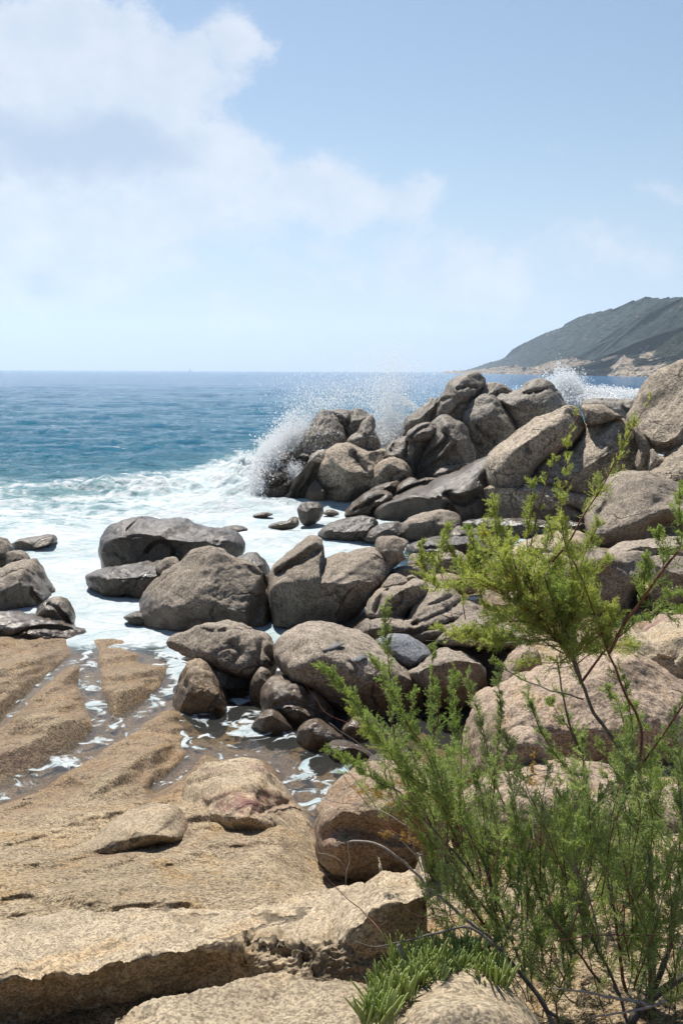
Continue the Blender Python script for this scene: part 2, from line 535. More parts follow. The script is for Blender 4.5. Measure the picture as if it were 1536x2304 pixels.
def relief(name, x0, x1, top, Yb, Yt, rough, mat, rocky, nx=260, ny=60, tree=0.0, power=1.0, ledge=0.0):
    xs = np.linspace(x0, x1, nx); s = np.linspace(0, 1, ny)
    X, Sg = np.meshgrid(xs, s)
    yb = interp(Yb, X); yt = interp(Yt, X)
    tp = interp(top, X)
    wl = np.array([project(atY(x, 900, y) * np.array([1, 1, 0]) + np.array([0, 0, -1.5]))[1] for x, y in zip(xs, interp(Yb, xs))])[None, :]
    tp = np.minimum(tp, wl - .5)
    PY = wl + (tp - wl) * Sg
    Yd = yb + (yt - yb) * Sg ** power
    Q = atY(X, PY, Yd)
    n = fbm(np.stack([Q[..., 0], Q[..., 1] * .3, Q[..., 2] * 1.6], -1) / (rough * 5), 5)
    n2 = fbm(np.stack([Q[..., 0], Q[..., 1] * .3, Q[..., 2] * 1.3], -1) / (rough * .8), 3)
    Yd = Yd + n * rough * .7 * (Sg > 0) + n2 * rough * .45 + ledge * np.round(n * 3) * .3
    jag = fbm(np.stack([X * .05, Sg * 0, X * 0], -1) * 3, 4) * tree + (rng.random(X.shape) - .5) * tree * .6
    PY = PY - fbm(np.stack([X * .16, PY * .30, X * 0 + rough], -1), 3) * tree * .55 * smooth(.02, .2, Sg)
    PY = PY - jag * Sg ** 4 - n * 2.2 * np.sin(Sg * math.pi)
    Q = atY(X, PY, Yd)
    back = [Q[-1] + np.array([0, 120, -8]), Q[-1] * np.array([1, 1, 0]) + np.array([0, 500, -3])]
    V = np.concatenate([Q.reshape(-1, 3)] + back)
    F = grid_faces(ny + 2, nx)
    r = rocky(X, PY)
    r = np.concatenate([r.ravel(), np.zeros(2 * nx)])
    o = mesh_obj(name, V, F, mat, attrs={'rocky': r})
    tag(o, kind='structure')
    return o


HM1 = hill_mat('scrub_hill_far', (.018, .036, .030), (.034, .054, .040), (.27, .22, .17), 0)
HM3 = hill_mat('scrub_hill_near', (.018, .028, .014), (.032, .042, .022), (.34, .27, .20), 0)
YB = [(900, 3600), (1030, 2900), (1200, 1900), (1400, 1250), (1536, 1000), (1800, 760), (2200, 600)]
top1 = [(1000, 836), (1030, 835), (1056, 832), (1085, 822), (1110, 814), (1150, 800), (1166, 790), (1172, 777), (1200, 762), (1240, 745), (1290, 727), (1300, 716),
        (1330, 705), (1360, 698), (1392, 692), (1420, 680), (1452, 668), (1480, 671), (1536, 669), (1650, 655), (1800, 640), (2200, 600)]
top2 = [(1180, 838), (1250, 822), (1310, 802), (1340, 782), (1385, 766), (1415, 745), (1440, 722), (1470, 704), (1500, 689), (1536, 673), (1700, 640), (2200, 590)]
top3 = [(1330, 840), (1370, 808), (1390, 792), (1430, 781), (1460, 772), (1490, 760), (1515, 748), (1536, 736), (1700, 690), (2200, 620)]
top0 = [(1000, 836.5), (1050, 834), (1100, 829), (1140, 823), (1160, 821), (1180, 829), (1220, 822), (1236, 815), (1260, 809), (1290, 805), (1312, 811), (1330, 812),
        (1360, 815), (1380, 799), (1402, 800), (1420, 808), (1450, 806), (1480, 806), (1536, 800), (1700, 790), (2200, 770)]
relief('headland', 1000, 2200, top1, YB, [(a, b + 330) for a, b in YB], 26, HM1,
       lambda X, Y: .06 + .45 * smooth(822, 838, Y), nx=700, ny=110, tree=3.0, power=1.3)
relief('hillside', 1180, 2200, top2, [(a, b * .94) for a, b in YB], [(a, b * .94 + 170) for a, b in YB], 20, HM1,
       lambda X, Y: .05 + .45 * np.exp(-((X - 1475) / 22) ** 2 - ((Y - 706) / 9) ** 2) + .3 * smooth(800, 830, Y), nx=600, ny=100, tree=3.0, power=1.2)
relief('near_hillside', 1330, 2200, top3, [(a, b * .84) for a, b in YB], [(a, b * .84 + 80) for a, b in YB], 12, HM3,
       lambda X, Y: .10 + .40 * np.exp(-((X - 1440) / 45) ** 2 - ((Y - 800) / 18) ** 2), nx=500, ny=90, tree=3.5, power=1.1)
relief('sea_cliff', 1000, 2200, top0, [(a, b * .78) for a, b in YB], [(a, b * .78 + 50) for a, b in YB], 7, HM3,
       lambda X, Y: .92 - .55 * smooth(1405, 1440, X) * smooth(838, 815, Y), nx=800, ny=60, tree=3.0, ledge=9)

# ------------------------------------------------------------------ the bedrock shore
CHANNELS = [  # polyline, half width in px
    ([(178, 1440), (197, 1480), (203, 1545), (222, 1600), (238, 1650)], 19),
    ([(395, 1455), (400, 1520), (372, 1570), (305, 1618), (235, 1662), (130, 1728), (60, 1768), (-60, 1815)], 15),
    ([(458, 1668), (420, 1722), (385, 1755), (350, 1775)], 9),
    ([(0, 1632), (60, 1572), (130, 1512), (172, 1480)], 5),
    ([(385, 1470), (410, 1500)], 22),
]
POOL = [(425, 1590), (470, 1545), (560, 1470), (640, 1440), (760, 1500), (1000, 1590), (1080, 1640), (1075, 1700), (1030, 1750), (860, 1770), (800, 1800),
        (760, 1880), (715, 1870), (690, 1835), (640, 1770), (612, 1722), (560, 1700), (500, 1705), (462, 1690), (440, 1660)]
ZR = np.array([1100, 1200, 1380, 1440, 1500, 1600, 1700, 1800, 1850, 1900, 2000, 2050, 2100, 2200, 2350, 2500], float)
ZC = {-400: [-1, -1, -.6, .05, .11, .09, .11, .15, .22, .42, .85, .98, 1.05, 1.12, 1.15, 1.2],
      0: [-1, -1, -.6, .04, .10, .09, .11, .13, .20, .42, .86, 1.0, 1.05, 1.12, 1.15, 1.2],
      220: [-1, -1, -.6, .03, .09, .09, .10, .13, .22, .46, .88, 1.0, 1.05, 1.12, 1.15, 1.2],
      350: [-1, -1, -.8, -.3, .04, .08, .09, .15, .26, .55, .90, 1.0, 1.05, 1.12, 1.15, 1.2],
      440: [-1, -1, -1, -.6, -.2, -.05, .03, .22, .34, .56, .88, 1.0, 1.05, 1.12, 1.15, 1.2],
      600: [-1, -1, -1, -.6, -.4, -.25, .05, .27, .38, .56, .86, 1.0, 1.05, 1.1, 1.15, 1.2],
      760: [-1, -1, -.9, -.5, -.5, -.3, -.16, -.16, -.1, .12, .60, .85, 1.0, 1.1, 1.15, 1.2],
      900: [-1, -.8, -.3, -.2, -.2, -.25, -.2, -.08, .02, .15, .50, .75, .9, 1.1, 1.15, 1.2],
      1060: [-.5, -.3, .1, .15, .1, -.12, -.1, .12, .28, .45, .75, .9, 1.0, 1.15, 1.2, 1.25],
      1150: [-.2, -.1, .25, .3, .3, .1, .15, .35, .5, .6, .85, 1.0, 1.1, 1.2, 1.25, 1.3],
      1400: [-.1, 0, .3, .35, .4, .5, .6, .75, .85, .95, 1.1, 1.2, 1.25, 1.35, 1.4, 1.5],
      2000: [-.1, 0, .4, .5, .6, .7, .8, .95, 1.0, 1.1, 1.3, 1.4, 1.5, 1.6, 1.7, 1.8]}


def in_poly(x, y, poly):
    c = np.zeros(x.shape, bool); P = poly
    for i in range(len(P)):
        (xa, ya), (xb, yb) = P[i], P[i - 1]
        if ya == yb: continue
        c ^= ((ya > y) != (yb > y)) & (x < (xb - xa) * (y - ya) / (yb - ya) + xa)
    return c


def poly_sd(x, y, poly):
    d = seg_dist(x, y, list(poly) + [poly[0]])
    return np.where(in_poly(x, y, poly), -d, d)


def zbase(X, Y):
    ks = sorted(ZC); cols = np.array([np.interp(Y.ravel(), ZR, ZC[k]) for k in ks])
    ks = np.array(ks, float)
    i = np.clip(np.searchsorted(ks, X.ravel()) - 1, 0, len(ks) - 2)
    t = np.clip((X.ravel() - ks[i]) / (ks[i + 1] - ks[i]), 0, 1); t = t * t * (3 - 2 * t)
    r = np.arange(X.size)
    return (cols[i, r] * (1 - t) + cols[i + 1, r] * t).reshape(X.shape)


xs = np.concatenate([np.arange(-2400, -420, 36.0), np.arange(-420, 2010, 4.0), np.arange(2010, 3900, 36.0)]); ys = np.arange(2500, 1150, -3.0)
X, Y = np.meshgrid(xs, ys)
Zb = zbase(X, Y)
Q0 = atY(X, Y, (Zb - H) / ray(X, Y)[..., 2])
Zn = Zb + fbm(np.stack([Q0[..., 0] * 1.0 - Q0[..., 1] * .5, Q0[..., 1] * .7, Q0[..., 2]], -1) * 1.2, 5) * .07 \
    + fbm(Q0 * 5, 5) * (.012 + .014 * smooth(1900, 1840, Y)) + fbm(Q0 * 2.4 + 7, 3) * .036
# ridges and grooves that run from lower left to upper right
rd = fbm(np.stack([(Q0[..., 0] * .92 - Q0[..., 1] * .38) * 1.6, (Q0[..., 0] * .38 + Q0[..., 1] * .92) * .25, Q0[..., 2] * 0], -1) + 5, 3)
Zn = Zn + (rd * .105) * smooth(2050, 1900, Y)
dch = np.full(X.shape, 1e9)
for (ln, hw) in CHANNELS: dch = np.minimum(dch, np.maximum(seg_dist(X, Y, ln) - hw, 0))
dch = np.minimum(dch, np.maximum(poly_sd(X, Y, POOL), 0))
lowz = smooth(1900, 1800, Y) * (X < 760)
Zn = Zn + lowz * (.13 * smooth(0, 85, dch) - .035 + .05 * fbm(Q0 * 1.7 + 3, 3))
Zn = np.where((Zb > .03) & (Y > 1430), np.maximum(Zn, .022 + .02 * np.abs(rd)), Zn)
# brows of rock: higher just behind the line, dropping at it
for (ln, dz, ex) in [([(-60, 2062), (0, 2058), (60, 2046), (150, 2044), (250, 2046), (330, 2052), (430, 2058)], .06, 85),
                     ([(-30, 1998), (60, 1985), (150, 1972), (220, 1965), (300, 1942)], .03, 45),
                     ([(230, 1945), (300, 1930), (420, 1905), (520, 1888)], .03, 40)]:
    yl = interp(ln, X); up = yl - Y
    tx = smooth(ln[0][0], ln[0][0] + 40, X) * smooth(ln[-1][0], ln[-1][0] - 40, X)
    if ln[0][0] < 0: tx = smooth(ln[-1][0], ln[-1][0] - 60, X)
    Zn = Zn + dz * smooth(-22, 12, up) * (1 - smooth(0, ex, up)) * tx * (.75 + .5 * pnoise(np.stack([X * .02, X * 0, X * 0 + dz * 90], -1)))
left = smooth(760, 650, X)
for (ln, hw) in CHANNELS:
    d = seg_dist(X, Y + 0.0, ln)
    wgt = 1 - smooth(hw * .75, hw * 1.35 + 9, d)
    Zn = Zn * (1 - wgt) + (-.035 - .03 * (hw > 12)) * wgt
dp = poly_sd(X, Y, POOL)
wgt = 1 - smooth(-14, 10, dp)
Zn = Zn - .07 * np.exp(-(((X - 560) / 75) ** 2 + ((Y - 1808) / 22) ** 2) ** 1.5) * .9 + .05 * np.exp(-(seg_dist(X, Y, [(480, 1785), (540, 1770), (600, 1775), (640, 1795)]) / 9) ** 2)
Zn = Zn * (1 - wgt) + (-.13 + fbm(Q0 * 1.3 + 8, 4) * .07 - .25 * smooth(1660, 1560, Y)) * wgt
# thin strata steps near the viewer
for (ln, wd, dz) in [([(-50, 2040), (60, 2030), (200, 2040), (330, 2048), (420, 2046)], 14, -.05),
                     ([(0, 1975), (100, 1960), (200, 1962), (300, 1942)], 7, -.03),
                     ([(300, 1910), (420, 1895), (560, 1905), (640, 1940)], 16, -.02)]:
    Zn = Zn + dz * np.exp(-(seg_dist(X, Y, ln) / wd) ** 2)
Yd = (Zn - H) / ray(X, Y)[..., 2]
# no face of the slab may be steeper than this against the line of sight (smooth wave-worn rock); steeper at the brows
lim = .34 - .20 * smooth(1760, 1895, Y[:, :1])
flat = np.gradient((Zb - H) / ray(X, Y)[..., 2], axis=0).mean(1, keepdims=True)
flat = np.abs(np.gradient(-H / ray(np.full(len(ys), 768.0), ys)[:, 2]))[:, None]
base_ = np.cumsum(flat * lim, axis=0)
Yd = base_ + np.maximum.accumulate(Yd - base_, axis=0)
kern = np.array([1, 4, 6, 4, 1.]) / 16
for _ in range(2):
    pad = np.pad(Yd, ((0, 0), (2, 2)), mode='edge')
    sm = sum(kern[k] * pad[:, k:k + Yd.shape[1]] for k in range(5))
    wv = smooth(2060, 1980, Y)
    Yd = Yd * (1 - wv) + sm * wv
Q = atY(X, Y, Yd)
redm = np.zeros(X.shape)
for (rx, ry, ra, rb, rw) in [(555, 1805, 80, 30, 1.0), (600, 1728, 60, 12, .5), (480, 1732, 40, 10, .3), (418, 1862, 14, 22, .5), (40, 1705, 70, 25, .7), (160, 1470, 30, 60, .4), (1480, 1430, 90, 40, .8), (250, 1925, 60, 12, .35), (560, 1905, 120, 14, .3), (880, 1790, 90, 60, .3)]:
    redm = np.maximum(redm, rw * np.exp(-((X - rx) / ra) ** 2 - ((Y - ry) / rb) ** 2))
# continue under and behind the viewer so that the place does not end at the frame
nb = 30
bk = []
y0r = Q[0, :, 1]; z0r = Q[0, :, 2]; x0r = Q[0, :, 0]
for k in range(nb):
    t = (k + 1) / nb
    yy_ = y0r * (1 - t) + (-45) * t ** 1.5
    xx_ = x0r * (1 + 14 * t ** 1.5)
    zz_ = z0r * (1 - smooth(0, .25, t)) + 2.2 * smooth(0, .25, t) + 5 * t ** 2 * 1.0 + 0 * x0r
    zz_ = zz_ + fbm(np.stack([xx_, yy_, 0 * xx_], -1) * .5, 4) * .15 * min(1, 4 * t)
    bk.append(np.stack([xx_, yy_, zz_], -1))
bk = np.array(bk[::-1])
Vt = np.concatenate([bk.reshape(-1, 3), Q.reshape(-1, 3)])
Ft = grid_faces(len(ys) + nb, len(xs))
dry = smooth(.35, .75, Q[..., 2] + fbm(Q * 1.2, 3) * .15)
m_bed, t = new_mat('bedrock_granite')
# damp near the waterline, dry higher up: a real wetted band, by height
tcn = t.new('ShaderNodeTexCoord'); P = tcn.outputs['Object']; sp = t.new('ShaderNodeSeparateXYZ'); t.l.new(P, sp.inputs[0])
big = t.noise(P, .8, 5, .6, .6); med = t.noise(P, 4.5, 7, .68, .3); fine_ = t.noise(P, 22, 6, .7)
col = t.mix(t.maprange(big, .36, .66), (.325, .26, .175), (.415, .33, .225))
col = t.mix(t.math('MULTIPLY', t.maprange(med, .44, .7), .6), col, (.16, .12, .08))
col = t.mix(t.math('MULTIPLY', t.maprange(t.noise(P, 1.7, 6, .65, .8), .47, .70), .7), col, (.35, .23, .105))
cs = t.new('ShaderNodeSeparateColor'); t.l.new(t.voro(P, 88, out='Color'), cs.inputs[0])
val = t.math('ADD', t.math('MULTIPLY', cs.outputs[0], .55), t.math('MULTIPLY', fine_, 1.1))
col = t.mix(1.0, col, t.mix(t.maprange(val, .48, 1.12), (.38, .35, .32), (1.62, 1.60, 1.55)), 'MULTIPLY')
col = t.mix(t.math('MULTIPLY', t.attr('red'), t.maprange(t.noise(P, 8, 6, .7), .35, .6)), col, (.14, .055, .045))
zz = t.math('ADD', sp.outputs[2], t.math('MULTIPLY', t.math('SUBTRACT', t.noise(P, 1.5, 5, .6), .5), .30))
wf = t.maprange(zz, .07, .34, 1.0, 0.0)
col = t.mix(wf, col, t.mix(1.0, col, (.78, .69, .59), 'MULTIPLY'))
pt = t.noise(P, 34, 6, .72)
col = t.mix(t.math('MULTIPLY', t.maprange(pt, .58, .70), .5), col, (.14, .10, .065))
b = t.bump(t.math('ADD', t.noise(P, 9, 9, .62), t.math('MULTIPLY', pt, -.4)), .75, .06)
b = t.bump(t.math('ADD', fine_, t.math('MULTIPLY', cs.outputs[1], .4)), 1.0, .03, b)
t.out(t.princ(Base_Color=col, Roughness=t.maprange(wf, 0, 1, .85, .46, 'LINEAR'), Specular_IOR_Level=t.maprange(wf, 0, 1, .2, .30, 'LINEAR'), Normal=b))
bed = mesh_obj('bedrock', Vt, Ft, m_bed, attrs={'red': np.concatenate([np.zeros(nb * len(xs)), redm.ravel()])})
tag(bed, kind='structure')

# ------------------------------------------------------------------ the sea
pys = np.concatenate([[835.0 + 1.15 + .002], 836.4 + np.cumsum(np.linspace(.30, 1.15, 620)), ])
pys = pys[pys < 1330]
pys = np.concatenate([pys, np.arange(pys[-1] + 1.2, 2030, 2.6)])
# rows are laid out by real distance; the pixel rows only set how finely each distance is meshed
dist = np.array([Yat(768, p, 0) for p in pys]); dist = dist[(dist > 0) & (dist < 9000)]; dist = np.concatenate([[9000], dist])
pxs = np.concatenate([np.arange(-1500, -400, 14.0), np.arange(-400, 1960, 3.2), np.arange(1960, 3000, 14.0)])
sl = ray(pxs, np.full_like(pxs, 835.0))[:, 0]
Yg, Sg = np.meshgrid(dist, sl, indexing='ij')
Xg = Yg * Sg
Pg = np.stack([Xg, Yg, 0 * Xg], -1)
gpx, gpy = project(Pg)
gpy = np.where(np.isfinite(gpy), gpy, 836)
# real waves: swell and chop, each fading where the mesh gets too coarse to carry it
dY = np.abs(np.gradient(dist))[:, None] + 0 * Yg
Zw = np.zeros_like(Xg)
open_ = smooth(21, 34, Yg)
for (lam, amp_, ang_) in [(9.5, .13, 8), (6.3, .09, -14), (4.2, .07, 22), (2.7, .05, -30), (1.7, .032, 12)]:
    a = math.radians(ang_); k = 2 * math.pi / lam
    wp = fbm(np.stack([Xg / (lam * 3.2), Yg / (lam * 2.2), 0 * Xg + lam], -1), 2)
    ph = k * (Xg * math.sin(a) + Yg * math.cos(a)) + wp * 5.5
    en = .55 + .9 * fbm(np.stack([Xg / (lam * 2.5), Yg / (lam * 1.6), 0 * Xg + 3 * lam], -1) + 31, 2)
    crest = 1 - 2 * np.abs(np.sin(ph / 2)) ** .9
    Zw += 1.35 * amp_ * en * crest * smooth(lam * .5, lam * .22, dY) * open_
Zw += fbm(np.stack([Xg / 1.1, Yg / .8, 0 * Xg], -1), 3) * .05 * smooth(.6, .3, dY) * (.25 + .75 * open_) * smooth(12, 17, Yg)
Zw += fbm(np.stack([Xg / 3.0, Yg / 2.0, 0 * Xg + 4], -1), 4) * .13 * smooth(17, 22, Yg) * smooth(42, 34, Yg)
# the breaking wave piles up against the point
brk = np.exp(-((gpx - 560) / 70) ** 2 - ((gpy - 1080) / 45) ** 2) * .55 + np.exp(-((gpx - 330) / 240) ** 2 - ((gpy - 1095) / 22) ** 2) * .28
Zw += brk * (1 + .8 * fbm(Pg / .8, 3))
Zw = Zw * smooth(11, 14, Yg)
# foam cover
line = np.interp(gpx, [-300, 0, 120, 300, 420, 520, 600, 700], [1085, 1068, 1072, 1062, 1052, 1035, 1010, 990])
foam = .47 * smooth(line - 34, line + 8, gpy) + .14 * smooth(line + 15, line + 90, gpy) + .14 * smooth(line + 90, line + 170, gpy)
foam += .35 * np.exp(-((gpx - 520) / 130) ** 2 - ((gpy - 1090) / 50) ** 2)
foam -= .07 * np.exp(-((gpx - 60) / 190) ** 2 - ((gpy - 1140) / 45) ** 2)
foam -= .05 * np.exp(-((gpx - 120) / 150) ** 2 - ((gpy - 1260) / 50) ** 2)
foam += .5 * np.exp(-((gpx - 1350) / 110) ** 2 - ((gpy - 892) / 12) ** 2)
foam += .6 * np.exp(-((gpx - 880) / 60) ** 2 - ((gpy - 985) / 22) ** 2)
foam = np.where(gpx > 830 + 0 * gpx, foam * smooth(1260, 1200, gpy) + .25 * smooth(1200, 1260, gpy), foam)
near = smooth(1425, 1475, gpy)
foam = foam * (1 - near) + .33 * near * smooth(1900, 1800, gpy)
foam += near * .32 * np.exp(-((gpx - 400) / 40) ** 2 - ((gpy - 1500) / 60) ** 2)
foam += near * .10 * np.exp(-(np.minimum(seg_dist(gpx, gpy, CHANNELS[0][0]), seg_dist(gpx, gpy, CHANNELS[1][0])) / 16) ** 2)
foam += near * .12 * np.exp(-((gpx - 560) / 80) ** 2 - ((gpy - 1630) / 70) ** 2)
foam += near * .10 * np.exp(-((gpx - 720) / 70) ** 2 - ((gpy - 1760) / 70) ** 2)
foam -= near * .22 * smooth(780, 900, gpx)
foam = np.clip(foam, 0, 1)
depth = smooth(300, 36, Yg)
turq = smooth(line - 60, line + 50, gpy) * smooth(930, 830, gpx + .0 * gpy)
clear = np.maximum(near, smooth(860, 940, gpx) * smooth(1190, 1215, gpy))

mw, t = new_mat('sea_water')
geo = t.new('ShaderNodeNewGeometry'); Pw = geo.outputs['Position']
fo, de, tu, cl = t.attr('foam'), t.attr('depth'), t.attr('turq'), t.attr('clear')
st = t.new('ShaderNodeMapping'); st.inputs['Scale'].default_value = (.55, 1, 1); t.l.new(Pw, st.inputs[0])
col = t.mix(de, (.004, .105, .255), (.007, .145, .25))
col = t.mix(tu, col, (.21, .38, .40))
col = t.mix(t.math('MULTIPLY', t.maprange(t.noise(st.outputs[0], .22, 5, .6), .45, .7), .35), col, (.02, .16, .20))
b1 = t.bump(t.noise(st.outputs[0], .45, 4, .6), 1.0, 1.3)
b1 = t.bump(t.noise(st.outputs[0], 1.6, 8, .66), 1.0, .55, b1)
b1 = t.bump(t.noise(st.outputs[0], 7.0, 5, .65), .9, .10, b1)
waterS = t.princ(Base_Color=col, Roughness=.08, IOR=1.33, Specular_IOR_Level=.5, Normal=b1)
# clear shallow water over the rock
bq = t.bump(t.noise(Pw, 3.0, 4, .6), .35, .035)
fr = t.new('ShaderNodeFresnel'); fr.inputs[0].default_value = 1.33; t.l.new(bq, fr.inputs['Normal'])
gl = t.new('ShaderNodeBsdfGlossy'); gl.inputs['Roughness'].default_value = .05; t.l.new(bq, gl.inputs['Normal'])
trn = t.new('ShaderNodeBsdfTransparent'); trn.inputs[0].default_value = (.80, .76, .66, 1)
murk = t.new('ShaderNodeBsdfDiffuse'); murk.inputs[0].default_value = (.30, .31, .29, 1)
under = t.mixsh(.08, trn.outputs[0], murk.outputs[0])
clr = t.mixsh(t.math('MULTIPLY_ADD', fr.outputs[0], 1.1, .0, clamp=True), under, gl.outputs[0])
body = t.mixsh(cl, waterS, clr)
# foam and painted glint flecks
fw = t.noise(Pw, 1.1, 3, .5, col=True)
va = t.new('ShaderNodeVectorMath'); va.operation = 'MULTIPLY_ADD'; t.l.new(fw, va.inputs[0]); va.inputs[1].default_value = (.9, .9, 0); t.l.new(Pw, va.inputs[2])
n1 = t.noise(va.outputs[0], .55, 7, .62); n2 = t.noise(va.outputs[0], 3.4, 6, .62, .6)
v1 = t.voro(va.outputs[0], 2.6, 'SMOOTH_F1')
nn = t.math('ADD', t.math('MULTIPLY', n1, .55), t.math('ADD', t.math('MULTIPLY', n2, .55), t.math('MULTIPLY', v1, -.22)))
fm = t.maprange(t.math('MULTIPLY_ADD', fo, .95, nn), .80, 1.06)
fmn = t.maprange(t.math('MULTIPLY_ADD', fo, .5, t.math('ADD', t.math('MULTIPLY', t.noise(va.outputs[0], 4.2, 4, .55, .9), .8), t.math('MULTIPLY', v1, -.1))), .575, .65)
fmask = t.math('ADD', t.math('MULTIPLY', fm, t.math('SUBTRACT', 1.0, cl)), t.math('MULTIPLY', fmn, cl))
fmask = t.math('MULTIPLY', fmask, t.maprange(fo, .02, .2))
glint_fleck = t.math('MULTIPLY', t.maprange(t.noise(st.outputs[0], 1.5, 4, .62, .4), .665, .70), t.maprange(t.noise(st.outputs[0], .13, 3, .6), .46, .58))  # white specks painted as small whitecaps stand in for sun glints offshore
fmask = t.math('MAXIMUM', fmask, t.math('MULTIPLY', glint_fleck, t.math('SUBTRACT', .8, t.math('MAXIMUM', cl, t.math('MULTIPLY', fo, .8)), clamp=True)))
fcol = t.mix(t.maprange(t.math('ADD', t.math('MULTIPLY', n2, .5), t.math('MULTIPLY', n1, .5)), .38, .60), (.34, .43, .45), (.51, .53, .54))
fb = t.bump(t.math('ADD', t.noise(Pw, 5.0, 7, .65), n2), .8, .10)
foamS = t.princ(Base_Color=fcol, Roughness=.7, Specular_IOR_Level=.3, Normal=fb)
t.out(t.mixsh(t.math('MULTIPLY', fmask, .95), body, foamS))
Vg = np.stack([Xg, Yg, Zw], -1)
sea = mesh_obj('sea', Vg.reshape(-1, 3), grid_faces(*Xg.shape)[:, ::-1], mw, attrs={'foam': foam, 'depth': depth, 'turq': turq, 'clear': clear})
tag(sea, kind='structure')

# ------------------------------------------------------------------ the boulders
GP = 'boulders of the wave-struck point'
GC = 'big boulders right of the point'
GS = 'small rocks in the white foam'
GL = 'dark boulders at the left edge'
GM = 'large boulders across the inlet'
GR = 'broken rocks below the point'
GB = 'boulders at the tide pool'
GT = 'pale boulders behind the shrubs'
GF = 'dry rocks in the foreground'

# --- the point (about 30 m away)
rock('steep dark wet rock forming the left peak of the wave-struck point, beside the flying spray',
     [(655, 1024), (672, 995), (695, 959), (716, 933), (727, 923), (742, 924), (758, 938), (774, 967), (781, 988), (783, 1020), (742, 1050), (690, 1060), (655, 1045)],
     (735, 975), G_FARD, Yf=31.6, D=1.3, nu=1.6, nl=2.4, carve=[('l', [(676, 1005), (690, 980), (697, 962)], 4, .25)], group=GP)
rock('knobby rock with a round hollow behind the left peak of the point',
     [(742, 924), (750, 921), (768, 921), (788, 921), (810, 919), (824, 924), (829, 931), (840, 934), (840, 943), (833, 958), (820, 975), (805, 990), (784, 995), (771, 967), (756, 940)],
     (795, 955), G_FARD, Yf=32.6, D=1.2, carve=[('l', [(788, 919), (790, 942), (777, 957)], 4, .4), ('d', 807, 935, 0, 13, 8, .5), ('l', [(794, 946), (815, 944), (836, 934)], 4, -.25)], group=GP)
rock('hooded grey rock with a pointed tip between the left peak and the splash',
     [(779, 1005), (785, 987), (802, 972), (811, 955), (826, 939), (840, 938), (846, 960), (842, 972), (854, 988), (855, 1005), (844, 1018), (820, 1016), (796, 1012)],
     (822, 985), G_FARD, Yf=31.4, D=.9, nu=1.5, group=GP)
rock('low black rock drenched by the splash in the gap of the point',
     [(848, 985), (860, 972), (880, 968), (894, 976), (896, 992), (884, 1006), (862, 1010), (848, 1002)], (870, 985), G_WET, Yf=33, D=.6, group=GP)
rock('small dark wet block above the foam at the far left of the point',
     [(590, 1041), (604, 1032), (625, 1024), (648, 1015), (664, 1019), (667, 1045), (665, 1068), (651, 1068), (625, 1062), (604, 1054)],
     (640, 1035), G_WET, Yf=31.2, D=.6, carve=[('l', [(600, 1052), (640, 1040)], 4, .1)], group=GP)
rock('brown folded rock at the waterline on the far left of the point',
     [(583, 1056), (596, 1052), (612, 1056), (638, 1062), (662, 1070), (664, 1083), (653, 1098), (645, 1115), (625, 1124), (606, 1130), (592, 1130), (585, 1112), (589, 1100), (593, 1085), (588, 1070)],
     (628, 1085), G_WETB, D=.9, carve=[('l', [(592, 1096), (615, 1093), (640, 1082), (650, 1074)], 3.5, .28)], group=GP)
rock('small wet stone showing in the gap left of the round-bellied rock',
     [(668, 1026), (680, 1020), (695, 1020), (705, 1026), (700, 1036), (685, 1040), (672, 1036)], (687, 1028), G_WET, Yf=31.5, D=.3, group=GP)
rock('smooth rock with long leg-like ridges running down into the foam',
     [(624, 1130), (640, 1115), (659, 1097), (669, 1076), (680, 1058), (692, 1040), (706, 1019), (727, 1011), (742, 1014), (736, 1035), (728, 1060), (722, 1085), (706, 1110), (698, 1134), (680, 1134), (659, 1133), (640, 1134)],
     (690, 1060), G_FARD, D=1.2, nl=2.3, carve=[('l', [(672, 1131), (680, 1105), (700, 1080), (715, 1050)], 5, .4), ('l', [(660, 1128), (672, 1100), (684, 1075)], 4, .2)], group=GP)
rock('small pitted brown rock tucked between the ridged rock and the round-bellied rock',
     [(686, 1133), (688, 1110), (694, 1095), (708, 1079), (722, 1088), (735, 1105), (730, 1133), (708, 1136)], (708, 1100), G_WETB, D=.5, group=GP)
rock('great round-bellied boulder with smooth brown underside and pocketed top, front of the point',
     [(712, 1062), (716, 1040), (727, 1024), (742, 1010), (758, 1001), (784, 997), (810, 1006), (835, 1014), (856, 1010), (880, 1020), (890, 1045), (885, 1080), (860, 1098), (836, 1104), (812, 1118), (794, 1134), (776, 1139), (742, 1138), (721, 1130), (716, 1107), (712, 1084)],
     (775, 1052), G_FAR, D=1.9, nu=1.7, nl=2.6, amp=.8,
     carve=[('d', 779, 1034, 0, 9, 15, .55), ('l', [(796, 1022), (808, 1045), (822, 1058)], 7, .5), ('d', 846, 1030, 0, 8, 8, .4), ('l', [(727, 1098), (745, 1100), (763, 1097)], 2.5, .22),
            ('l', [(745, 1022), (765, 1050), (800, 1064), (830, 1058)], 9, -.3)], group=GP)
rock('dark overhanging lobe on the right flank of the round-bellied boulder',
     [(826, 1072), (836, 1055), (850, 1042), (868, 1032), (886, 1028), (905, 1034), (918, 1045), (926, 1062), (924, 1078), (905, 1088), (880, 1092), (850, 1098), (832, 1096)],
     (880, 1052), G_FAR, Yf=29.4, D=1.0, nl=2.2, carve=[('d', 875, 1040, 0, 14, 6, .3)], group=GP)
